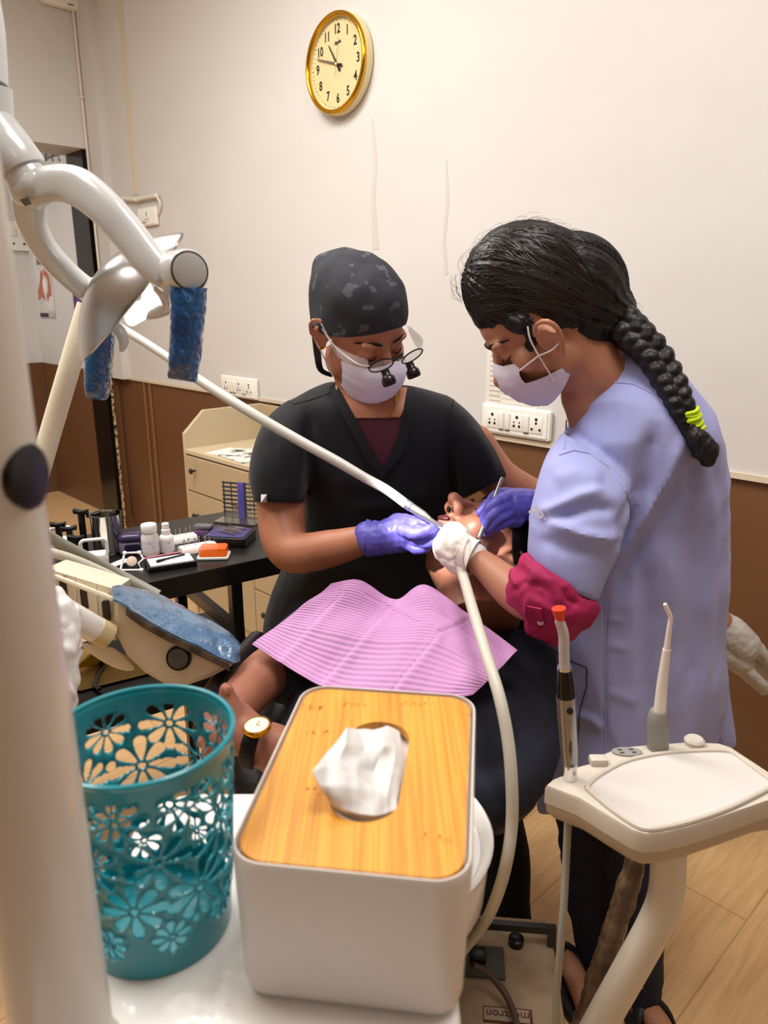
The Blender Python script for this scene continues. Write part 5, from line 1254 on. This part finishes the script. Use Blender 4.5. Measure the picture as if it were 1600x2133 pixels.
# hoses behind
for pts, r, m, lb in (([(60, 1085, 1.16), (110, 1122, 1.18), (180, 1160, 1.20), (250, 1198, 1.22), (330, 1240, 1.22)], .0095, M_hose, 'upper grey green hose crossing above the cream delivery unit'),
                      ([(60, 1142, 1.14), (110, 1152, 1.15), (160, 1168, 1.16), (215, 1192, 1.17), (262, 1216, 1.18)], .0080, M_hosel, 'lower pale hose lying on the cream delivery unit')):
    MB().tube([S(*p) for p in pts], r, 14, smooth=5).build('hose', m, None, lb, 'hose')
# handpiece hose running to the dentist's hand
pts = [(178, 650, 1.31), (200, 658, 1.40), (222, 668, 1.48), (246, 680, 1.52), (290, 706, 1.49), (350, 745, 1.45), (420, 795, 1.41), (520, 858, 1.36), (620, 916, 1.33), (700, 960, 1.31), (760, 995, 1.295), (805, 1020, 1.285), (846, 1050, 1.275)]
hh = thing('curing_handpiece', S(846, 1050, 1.275), 'white and silver handpiece on a long pale hose held in the dentist\'s hand', 'dental handpiece')
MB().tube([S(*p) for p in pts], [.0085] * 6 + [.0095] * 4 + [.0088] * 3, 16, smooth=6).build('hose', mat('pale hose', (196, 194, 188), .3), hh)
P, R = fchain([(843, 1047, 1.277, .0088), (856, 1056, 1.27, .0090), (858, 1057, 1.27, .0082), (882, 1073, 1.255, .0078), (896, 1084, 1.248, .0055), (930, 1106, 1.24, .0035)])
MB().tube(P, R, 20, round_=True).build('metal_sleeve', mat('satin silver', (190, 190, 192), .28, .9), hh)
# mirror handle held in the other hand
P, R = fchain([(1045, 997, 1.33, .0035), (1030, 1035, 1.30, .0035), (1010, 1090, 1.265, .0045), (998, 1122, 1.25, .0052)])
MB().tube(P, R, 12, round_=True).build('mouth_mirror', M_steel, None, 'thin steel and white mirror handle in the dentist\'s upper hand', 'dental instrument')
# suction hose
pts = [(930, 1120, 1.24), (955, 1180, 1.185), (966, 1205, 1.16), (985, 1270, 1.08), (1012, 1360, .99), (1040, 1450, .93), (1058, 1540, .90), (1066, 1630, .88), (1066, 1720, .87), (1052, 1810, .86), (1028, 1885, .90), (1004, 1930, .98), (960, 1985, 1.02)]
MB().tube([S(*p) for p in pts], .0088, 16, smooth=6).build('suction_hose', M_hosel, None, 'pale suction hose hanging from the white gloved hand down past the tissue box', 'hose')
# ================================================================== spittoon unit, basket, tissue box
SUZ = .92
su = thing('spittoon_unit', Vector((-.07, .42, 0)), 'white rounded unit top carrying the turquoise basket and the tissue box', 'dental unit')
def srf(z, sc=1.0):
    return rrect(.292 * sc, .46 * sc, .05, 8)
MB().prism(srf(0), .03, Matrix.Translation((-.092, .415, SUZ - .03)), bev=.008).build('unit_top', M_cold, su)
mb = MB(); rings = []
for z, sc in ((SUZ - .028, .96), (SUZ - .05, .95), (SUZ - .08, .88), (SUZ - .12, .7), (SUZ - .2, .5)): rings.append([Vector((x - .092, y + .415, z)) for x, y in rrect(.292 * sc, .46 * sc, .05, 8)])
mb.loft(rings); mb.build('unit_bowl', M_cold, su)
MB().box((-.14, .42, (SUZ - .15) / 2), (.16, .26, SUZ - .15), bev=.03).build('pedestal', M_enamel, su)
# round basin whose rim shows right of the box
MB().lathe([(.03, -.11), (.085, -.095), (.103, -.06), (.106, -.02), (.105, -.012), (.110, -.003), (.108, 0), (.104, -.002), (.098, -.014), (.02, -.022)], Matrix.Translation((-.008, .585, SUZ + .0035)), n=64).build('basin_rim', M_cold, su)
# tissue box
TB = Vector((-.0105, .516, SUZ + .0005)); Mb_ = Matrix.Translation(TB) @ Matrix.Rotation(math.radians(-7.5), 4, 'Z'); TH = .12; TWd, TLn = .166, .239
tbx = thing('tissue_box', TB, 'white tissue box with bamboo lid in the foreground', 'tissue box')
rings = []
for z, k, r in ((0, -.020, .012), (.004, -.012, .018), (.012, -.007, .022), (TH - .006, 0, .026), (TH - .001, -.001, .026), (TH + .0008, -.0025, .025), (TH + .0008, -.0045, .024), (TH - .004, -.006, .023), (TH - .012, -.006, .023)):
    rings.append([Vector((x, y, z)) for x, y in rrect(TWd + 2 * k * .5, TLn + 2 * k * .5, r, 10)])
mb = MB(); mb.loft(rings, M=Mb_); mb.build('box_shell', mat('white box plastic', (222, 214, 207), .38), tbx)
def bamboo():
    m = bpy.data.materials.new('bamboo lid'); m.use_nodes = True; nt = m.node_tree; b = nt.nodes['Principled BSDF']
    tc = nt.nodes.new('ShaderNodeTexCoord'); mp = nt.nodes.new('ShaderNodeMapping'); nt.links.new(tc.outputs['Object'], mp.inputs[0]); mp.inputs['Rotation'].default_value = (0, 0, math.radians(6)); mp.inputs['Scale'].default_value = (300, 7, 1)
    n = nt.nodes.new('ShaderNodeTexNoise'); n.inputs['Scale'].default_value = 1; n.inputs['Detail'].default_value = 5; n.inputs['Distortion'].default_value = .5; nt.links.new(mp.outputs[0], n.inputs['Vector'])
    r = nt.nodes.new('ShaderNodeValToRGB'); e = r.color_ramp.elements; e[0].position = .3; e[0].color = col((192, 124, 34)); e[1].position = .68; e[1].color = col((228, 162, 60)); nt.links.new(n.outputs[0], r.inputs[0])
    m2 = nt.nodes.new('ShaderNodeMapping'); nt.links.new(tc.outputs['Object'], m2.inputs[0]); m2.inputs['Rotation'].default_value = (0, 0, math.radians(6)); m2.inputs['Scale'].default_value = (52, .01, 1)
    w2 = nt.nodes.new('ShaderNodeTexVoronoi'); w2.inputs['Scale'].default_value = 1; nt.links.new(m2.outputs[0], w2.inputs['Vector'])
    bw = nt.nodes.new('ShaderNodeSeparateColor'); nt.links.new(w2.outputs['Color'], bw.inputs[0])
    mr = nt.nodes.new('ShaderNodeMapRange'); mr.inputs[3].default_value = .9; mr.inputs[4].default_value = 1.04; nt.links.new(bw.outputs[0], mr.inputs[0])
    mx = nt.nodes.new('ShaderNodeMixRGB'); mx.blend_type = 'MULTIPLY'; mx.inputs[0].default_value = 1; nt.links.new(r.outputs[0], mx.inputs[1]); nt.links.new(mr.outputs[0], mx.inputs[2])
    nt.links.new(mx.outputs[0], b.inputs['Base Color']); b.inputs['Roughness'].default_value = .5
    return m
M_bam = bamboo()
slot = []; SW_, SLn = .0262, .0660
so2 = (Mb_.inverted() @ SZ(775, 1597, SUZ + TH)); 
for k in range(33):
    a = PI * k / 32; slot.append((SW_ * math.cos(a), (SLn - SW_) + SW_ * math.sin(a)))
for k in range(33):
    a = PI + PI * k / 32; slot.append((SW_ * math.cos(a), -(SLn - SW_) + SW_ * math.sin(a)))
slot = [(x + so2.x, y + so2.y) for x, y in slot]
outer = rrect(TWd - .0105, TLn - .0105, .0225, 10)
def ringfill(z):
    pass
bm = bmesh.new()
def loop(pts, z): return [bm.verts.new((p[0], p[1], z)) for p in pts]
lo, li = loop(outer, TH - .0005), loop(slot, TH - .0005)
for L in (lo, li):
    for i in range(len(L)): bm.edges.new((L[i], L[(i + 1) % len(L)]))
bmesh.ops.triangle_fill(bm, edges=bm.edges[:], use_beauty=True)
r = bmesh.ops.extrude_face_region(bm, geom=bm.faces[:])
for v in r['geom']:
    if isinstance(v, bmesh.types.BMVert): v.co.z -= .008
mb = MB(); mb.addbm(bm, Mb_); lid = mb.build('bamboo_lid', M_bam, tbx, smooth=False)
mk_ = mat('bamboo node mark', (176, 104, 26), .6, var=((120, 120, 120), (222, 152, 50), .46, .6))
random.seed(8); mb = MB()
for x, y in ((740, 1468), (862, 1466), (650, 1474), (658, 1526), (650, 1648), (910, 1745)):
    q = Mb_.inverted() @ SZ(x, y, SUZ + TH)
    for k in range(16):
        dx, dy = random.uniform(-.011, .011), random.uniform(-.004, .004); w2, h2 = random.uniform(.0004, .0012), random.uniform(.001, .0032)
        mb.prism([(q.x + dx - w2, q.y + dy), (q.x + dx, q.y + dy - h2), (q.x + dx + w2, q.y + dy), (q.x + dx, q.y + dy + h2)], .0002, Mb_, z0=TH - .0005)
mb.build('node_marks', mat('bamboo node mark', (178, 108, 30), .6), lid, smooth=False, kind='stuff')
# tissue
M_tis = mat('white tissue', (206, 204, 202), .9, bump=((500, 500, 500), .3, .0006))
q = SUZ + TH
G2 = [[(700, 1548, .026), (722, 1516, .024), (746, 1519, .012), (782, 1520, .006), (808, 1512, .002), (832, 1524, -.004)],
      [(676, 1574, .034), (720, 1552, .032), (760, 1556, .014), (800, 1556, .012), (826, 1556, .002), (838, 1566, -.006)],
      [(651, 1606, .040), (700, 1592, .034), (742, 1598, .024), (778, 1606, .002), (816, 1612, .008), (836, 1618, -.006)],
      [(668, 1640, .030), (704, 1636, .028), (744, 1642, .020), (782, 1648, .010), (806, 1660, .006), (826, 1668, -.006)],
      [(690, 1676, .010), (716, 1686, .010), (748, 1696, .006), (780, 1698, .004), (806, 1694, .0), (826, 1684, -.006)],
      [(700, 1688, -.006), (722, 1704, -.006), (752, 1714, -.006), (776, 1714, -.008), (800, 1706, -.010), (824, 1694, -.014)]]
P = []
NN = 40
for i in range(NN + 1):
    R = []
    for j in range(NN + 1):
        y = i / NN * (len(G2) - 1); x = j / NN * (len(G2[0]) - 1); a, b2 = min(int(y), len(G2) - 2), min(int(x), len(G2[0]) - 2); fy, fx = y - a, x - b2
        v = (Vector(G2[a][b2]) * (1 - fx) + Vector(G2[a][b2 + 1]) * fx) * (1 - fy) + (Vector(G2[a + 1][b2]) * (1 - fx) + Vector(G2[a + 1][b2 + 1]) * fx) * fy
        # the flap lifts above the lid; keep its outline true by taking each point at its own height
        v.z += .006 * noise.noise(Vector((v.x * .03, v.y * .012, 1.5))) ; p = SZ(v.x, v.y, q + v.z * .75); R.append(p + Vector((0, 0, .0007 * noise.noise(p * 160))))
    P.append(R)
MB().grid(P).build('tissue', M_tis, None, 'white tissue pulled up through the slot of the bamboo lid', 'tissue', solid=.0005)
# basket
M_teal = mat('turquoise plastic', (14, 130, 144), .28, coat=.3, sss=.0)
BC = Vector((-.180, .482, SUZ + .0005)); BH = .172; RT, RB = .0665, .056
nT, nZ = 380, 150
holes = []
random.seed(21)
circ = 2 * PI * .061
def flower(u, z, s, n, ph):
    holes.append(('c', u, z, .0026 * s))
    for k in range(n):
        a = ph + 2 * PI * k / n; holes.append(('p', u, z, a, .0062 * s, .0205 * s * (1 if k % 2 else .92), .0042 * s))
rows = ((.142, 0.0, .86), (.106, .5, 1.0), (.066, 0.1, 1.0), (.036, .6, .62))
for z, off, s in rows:
    nf = 8
    for k in range(nf): flower((k + off) * circ / nf, z + .004 * math.sin(k * 2.1), s * (1.0 + .12 * math.sin(k * 3.7)), 9 if (k % 2) else 8, k * .4)
for k in range(46):
    u, z = random.random() * circ, .022 + random.random() * .13
    if all(min(abs(u - h[1]), circ - abs(u - h[1])) ** 2 + (z - h[2]) ** 2 > .0205 ** 2 for h in holes if h[0] == 'c'): holes.append(('c', u, z, .003 + .0015 * random.random())); 
def hsdf(u, z):
    d = 1.0
    for h in holes:
        du = u - h[1]
        if du > circ / 2: du -= circ
        if du < -circ / 2: du += circ
        dz = z - h[2]
        if abs(du) > .03 or abs(dz) > .03: continue
        if h[0] == 'c': d = min(d, math.hypot(du, dz) - h[3])
        else:
            c2, s2 = math.cos(h[3]), math.sin(h[3]); x = du * c2 + dz * s2; y = -du * s2 + dz * c2
            t = max(0.0, min(1.0, (x - h[4]) / (h[5] - h[4]))); r = h[6] * (.28 + .72 * math.sin(min(1, t * .75) * PI / 2 * 1.33)) * (1 if t < .8 else 1)
            d = min(d, math.hypot(x - (h[4] + t * (h[5] - h[4])), y) - r)
    return d
du_ = circ / nT; zs = [BH * i / nZ for i in range(nZ + 1)]
D = [[hsdf(k * du_, z) if .012 < z < BH - .014 else .01 for k in range(nT)] for z in zs]
V = []; 
for i, z in enumerate(zs):
    for k in range(nT):
        d = D[i][k]; uu = k * du_; zz = z; cell = min(du_, BH / nZ)
        if abs(d) < cell * .8 and .012 < z < BH - .014:
            gx = (D[i][(k + 1) % nT] - D[i][k - 1]) / (2 * du_); gz = (D[min(i + 1, nZ)][k] - D[max(i - 1, 0)][k]) / (2 * BH / nZ); g2 = gx * gx + gz * gz
            if g2 > .1: uu -= d * gx / g2 * .8; zz -= d * gz / g2 * .8
        r = RB + (RT - RB) * zz / BH + .0015 * math.exp(-((d - .0008) / .0011) ** 2)
        if zz > BH - .003: r += .0012
        a = uu / circ * 2 * PI; V.append((r * math.cos(a), r * math.sin(a), zz))
Fc = []
for i in range(nZ):
    for k in range(nT):
        k2 = (k + 1) % nT
        if (D[i][k] + D[i][k2] + D[i + 1][k] + D[i + 1][k2]) / 4 > 0: Fc.append((i * nT + k, i * nT + k2, (i + 1) * nT + k2, (i + 1) * nT + k))
bk = thing('waste_basket', BC, 'turquoise plastic basket with cut out flowers in the foreground', 'basket')
me = bpy.data.meshes.new('b'); me.from_pydata(V, [], Fc); me.update()
me = bake(me, [('SOLIDIFY', dict(thickness=.0022, offset=-1)), ('SMOOTH', dict(iterations=2, factor=.5))]); me.transform(Matrix.Translation(BC)); link('basket_wall', me, M_teal, bk)
MB().tube([(RT * 1.004 * math.cos(a), RT * 1.004 * math.sin(a), BH) for a in [2 * PI * k / 72 for k in range(73)]], .0021, 8, Matrix.Translation(BC), caps=False).build('rim', M_teal, bk)
MB().lathe([(.0005, .002), (RB - .001, .002), (RB - .0005, .005), (.0005, .005)], Matrix.Translation(BC), n=64, cap0=False, cap1=False).build('basket_floor', M_teal, bk)
# foreground pole
M_pole = mat('cream pole enamel', (206, 198, 189), .34, coat=.2)
PX, PY = -.2035, .360
pl_ = thing('lamp_post', Vector((PX, PY, SUZ)), 'thick white vertical post at the left edge of the foreground', 'post')
MB().tube([(PX, PY, SUZ + .002), (PX, PY, 1.5), (PX, PY, 2.1)], .0295, 40).build('post_tube', M_pole, pl_)
MB().lathe([(.0345, 0), (.0345, .012), (.031, .015)], Matrix.Translation((PX, PY, SUZ)), n=40).build('post_foot', M_pole, pl_)
MB().lathe([(.0165, -.004), (.0165, .0006), (.013, .0016), (.0003, .0016)], aim(Vector((PX + .0285, PY - .004, 1.316)), (1, -.12, 0)), n=32, cap1=False).build('black_plug', M_dark, pl_)
# crumpled white cover behind the post
mb = MB(); chain(mb, [(88, 1262, .80, .024), (120, 1286, .80, .025), (118, 1335, .79, .030), (108, 1395, .78, .032), (112, 1450, .77, .028), (118, 1500, .765, .020)], 18); chain(mb, [(146, 1316, .79, .012), (154, 1332, .79, .010)])
mb.blob('white_cover', mat('white wrinkled cover', (230, 228, 226), .35, bump=((50, 50, 50), .5, .003)), None, vox=.003, sm=2, fn=fold(.006, (34, 34, 34)), label='crumpled white cover hanging over the lever of the cream delivery unit', cat='cover')
# dark cushion at the lower left corner
MB().box((-.36, .33, .60), (.16, .22, .10), bev=.04, seg=4).build('seat_cushion', mat('plum grey cloth', (76, 70, 84), .8, bump=((200, 200, 200), .4)), thing('stool', Vector((-.36, .33, 0)), 'grey plum stool seat at the lower left corner', 'stool'))
MB().tube([(-.36, .33, .56), (-.36, .33, .02)], .025, 16).build('stool_column', M_dark, bpy.data.objects['stool'])
MB().lathe([(.14, 0), (.14, .02), (.03, .05)], Matrix.Translation((-.36, .33, 0)), n=32).build('stool_base', M_dark, bpy.data.objects['stool'])
# ================================================================== assistant's instrument tray
AZ = .80
at_ = thing('assistant_tray', Vector((.32, .85, 0)), 'cream instrument holder tray on a bent white pole at the right', 'dental unit')
o1 = [(1136, 1636), (1150, 1624), (1180, 1612), (1204, 1597), (1232, 1590), (1236, 1580), (1288, 1557), (1344, 1552), (1440, 1545), (1500, 1548), (1524, 1556), (1600, 1606), (1650, 1642), (1655, 1660), (1600, 1668), (1520, 1696), (1440, 1722), (1385, 1735), (1345, 1738), (1318, 1730), (1260, 1696), (1205, 1662)]
o1 = [SZ(x, y, AZ) for x, y in o1]; cA = sum(o1, Vector()) / len(o1)
rings = []
for z, k in ((AZ, .985), (AZ - .004, 1.0), (AZ - .026, 1.0)): rings.append([Vector((cA.x + (p.x - cA.x) * k, cA.y + (p.y - cA.y) * k, z)) for p in o1])
MB().loft(rings).build('upper_shell', mat('tray cream', (206, 197, 184), .35), at_)
rings = []
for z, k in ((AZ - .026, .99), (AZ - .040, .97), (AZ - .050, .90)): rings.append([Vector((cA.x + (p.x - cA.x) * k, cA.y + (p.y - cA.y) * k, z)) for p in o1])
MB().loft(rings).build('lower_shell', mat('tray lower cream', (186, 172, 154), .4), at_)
o2 = [(1222, 1642), (1240, 1622), (1292, 1592), (1345, 1577), (1400, 1569), (1470, 1565), (1512, 1566), (1535, 1575), (1580, 1608), (1612, 1634), (1600, 1644), (1520, 1684), (1440, 1712), (1380, 1726), (1345, 1728), (1316, 1716), (1268, 1682)]
P2 = [SZ(x, y, AZ + .001) for x, y in o2]
MB().add(P2, [tuple(range(len(P2)))]).build('tray_insert', mat('tray insert', (212, 206, 202), .4), at_, smooth=False, solid=.0012)
pp, rr = spline([Vector(p) + Vector((0, 0, .001)) for p in P2 + [P2[0]]], [.0035] * (len(P2) + 1), 3)
MB().tube(pp, .0035, 8).build('tray_lip', MATS['tray cream'], at_)
q = SZ(1306, 1567, AZ + .0005); MB().prism([(.021 * math.cos(t), .010 * math.sin(t)) for t in [2 * PI * k / 32 for k in range(32)]], .0018, Matrix.Translation(q)).build('button_panel', mat('grey panel', (150, 146, 142), .4), at_)
for dx, dy in ((-.009, .003), (.007, .004), (-.008, -.004), (.009, -.003)): MB().box((q.x + dx, q.y + dy, AZ + .0027), (.006, .0026, .0006)).build('button', mat('panel print', (70, 68, 66), .5), at_, smooth=False)
q = SZ(1246, 1590, AZ); MB().box((q.x, q.y, AZ + .004), (.024, .016, .012), bev=.003).build('holder_bump', MATS['tray cream'], at_)
q = SZ(1446, 1549, AZ); MB().lathe([(.014, 0), (.014, .006), (.011, .009)], Matrix.Translation(q), n=24).build('holder_ring', MATS['tray cream'], at_)
P, R = fchain([(1392, 1730, .80, .0225), (1392, 1800, .80, .0225), (1386, 1868, .80, .0225), (1362, 1930, .80, .0225), (1310, 2025, .80, .0225), (1240, 2150, .80, .0225), (1180, 2270, .78, .0225)])
P.append(Vector((.18, .72, .06))); R.append(.0225)
MB().tube(P, R, 28, smooth=6).build('bent_pole', mat('pole cream', (222, 214, 200), .3), at_)
MB().lathe([(.09, 0), (.09, .03), (.04, .07)], Matrix.Translation((.18, .72, 0)), n=32).build('pole_base', M_enamel, at_)
# brown sleeved tube and thin hose
P, R = fchain([(1326, 1745, .86, .0135), (1322, 1800, .86, .0150), (1302, 1870, .86, .0165), (1282, 1930, .86, .0165), (1258, 2010, .86, .019), (1230, 2100, .85, .019), (1206, 2180, .84, .019)])
P.append(Vector((.24, .80, .02))); R.append(.016)
mb = MB(); mb.tube(P, R, 18, smooth=8, round_=True); mb.blob('sleeved_tube', mat('brown translucent sleeve', (88, 68, 52), .35, bump=((50, 50, 50), .6, .003), var=((40, 40, 40), (130, 106, 84), .45, .75)), None, vox=.004, sm=1, fn=fold(.004, (60, 60, 24)), label='brown wrinkled sleeved tube hanging under the tray beside the white pole', cat='tube')
MB().tube([S(1184, 1694, .83), S(1180, 1780, .82), S(1172, 1920, .79), S(1160, 2060, .78), S(1150, 2200, .77), Vector((.19, .76, .02))], .0052, 12, smooth=5).build('thin_hose', M_hose, None, 'thin grey hose hanging down from the left tip of the tray', 'hose')
# polisher handpiece in the holder
hp = thing('handpiece', SZ(1186, 1622, AZ), 'silver and black handpiece with orange cup tip standing in the tray', 'dental handpiece')
def seg(pts, name, m, par=None, rd=False, n=20):
    P, R = fchain(pts); return MB().tube(P, R, n, round_=rd).build(name, m, par or hp)
YH = .832
seg([(1186, 1630, YH, .0098), (1187, 1592, YH, .0098), (1187, 1588, YH, .0100)], 'chrome_foot', M_chrome)
bd = seg([(1187, 1590, YH, .0103), (1184, 1540, YH, .0116), (1181, 1490, YH, .0122), (1179, 1450, YH, .0122)], 'metal_body', mat('champagne metal', (150, 149, 148), .28, .85))
seg([(1179, 1450, YH, .0118), (1178, 1420, YH, .0106), (1176, 1392, YH, .0084)], 'black_neck', mat('gloss black', (12, 12, 12), .1))
seg([(1176, 1394, YH, .0090), (1176, 1388, YH, .0090)], 'neck_ring', M_chrome)
P, R = fchain([(1176, 1388, YH, .0066), (1175, 1350, YH, .0066), (1174, 1320, YH, .0066), (1166, 1294, YH, .0060)])
MB().tube(P, R, 16, smooth=4, round_=True).build('light_guide', mat('milky clear rod', (214, 206, 200), .12, trans=.35), hp)
seg([(1167, 1298, YH, .0050), (1166, 1284, YH, .0062), (1164, 1267, YH, .0088)], 'orange_cup', mat('orange red rubber', (226, 60, 20), .4))
q = S(1188, 1482, YH - .0128); MB().lathe([(.0003, .001), (.0042, .001), (.0042, -.002)], aim(q, (.35, -1, .2)), n=20, cap0=False).build('black_button', M_dark, bd)
text('lettering', 'straights', .0068, aim(S(1190, 1560, YH - .0128), (.25, -1, .15)) @ Matrix.Rotation(-PI / 2, 4, 'Z'), M_ink, bd, ext=.0002)
text('mark', 'CE', .005, aim(S(1191, 1597, YH - .0112), (.25, -1, .15)), M_ink, bd, ext=.0002)
# air water syringe
YS = .90; sy = thing('syringe', SZ(1370, 1553, AZ), 'white tapered syringe tip with grey grip standing on the tray rim', 'dental syringe')
seg([(1370, 1556, YS, .0148), (1370, 1500, YS, .0142), (1371, 1486, YS, .0125), (1372, 1480, YS, .0105)], 'grey_grip', mat('grey grip', (140, 136, 130), .45), sy)
seg([(1374, 1486, YS, .0085), (1380, 1420, YS, .0070), (1389, 1352, YS, .0052)], 'white_barrel', mat('ivory plastic', (232, 220, 210), .35), sy)
P, R = fchain([(1389, 1354, YS, .0045), (1394, 1312, YS, .0034), (1397, 1288, YS, .0030), (1393, 1276, YS, .0030), (1386, 1260, YS, .0028)])
MB().tube(P, R, 12, smooth=3, round_=True).build('bent_tip', MATS['ivory plastic'], sy)
# ================================================================== floor box
fb = SZ(1060, 2010, .20); Mfb = Matrix.Translation((fb.x - .06, fb.y - .02, 0)) @ Matrix.Rotation(-.10, 4, 'Z')
fx = thing('scaler_box', Vector((fb.x - .06, fb.y - .02, 0)), 'old cream equipment box with black handle on the floor under the chair', 'equipment box')
MB().box((0, 0, .10), (.30, .30, .19), Mfb, bev=.012).build('box_body', mat('dusty cream box', (176, 152, 122), .55, var=((14, 14, 14), (140, 114, 88), .4, .7)), fx)
MB().prism([(.135, 0), (.15, 0), (.15, .045), (-.1, .045), (-.1, .030), (.135, .030)], .012, Mfb @ frame((0, .09, .195), (1, 0, 0), (0, 0, 1), (0, -1, 0))).build('handle', mat('dark grey handle', (48, 46, 46), .4), fx, smooth=False)
MB().box((.0, .03, .1985), (.10, .07, .006), Mfb, bev=.002).build('dark_panel', mat('olive grey panel', (78, 74, 66), .5), fx)
MB().box((.0, .035, .206), (.03, .03, .014), Mfb, bev=.003).build('panel_switch', M_dark, fx)
MB().lathe([(.015, 0), (.015, .014), (.012, .016)], Mfb @ Matrix.Translation((.075, .08, .195)), n=24).build('round_knob', M_dark, fx)
lb = MB().box((.05, -.075, .1965), (.085, .03, .002), Mfb).build('name_plate', mat('maroon print', (96, 52, 40), .5), fx, smooth=False)
MB().box((.048, -.075, .198), (.079, .024, .001), Mfb).build('plate_face', mat('plate cream', (176, 156, 130), .5), lb, smooth=False)
text('lettering', 'mectron', .022, Mfb @ Matrix.Translation((.05, -.075, .1988)) @ Matrix.Rotation(PI, 4, 'Z'), MATS['maroon print'], lb)
pts = [SZ(985, 2010, .26), SZ(1020, 2030, .24), SZ(1058, 2080, .22), SZ(1080, 2150, .215), SZ(1085, 2260, .2)]
MB().tube(pts, .006, 12, smooth=5).build('power_cable', mat('brown grey cable', (88, 70, 58), .5), None, 'brown cable looping over the cream equipment box', 'cable')
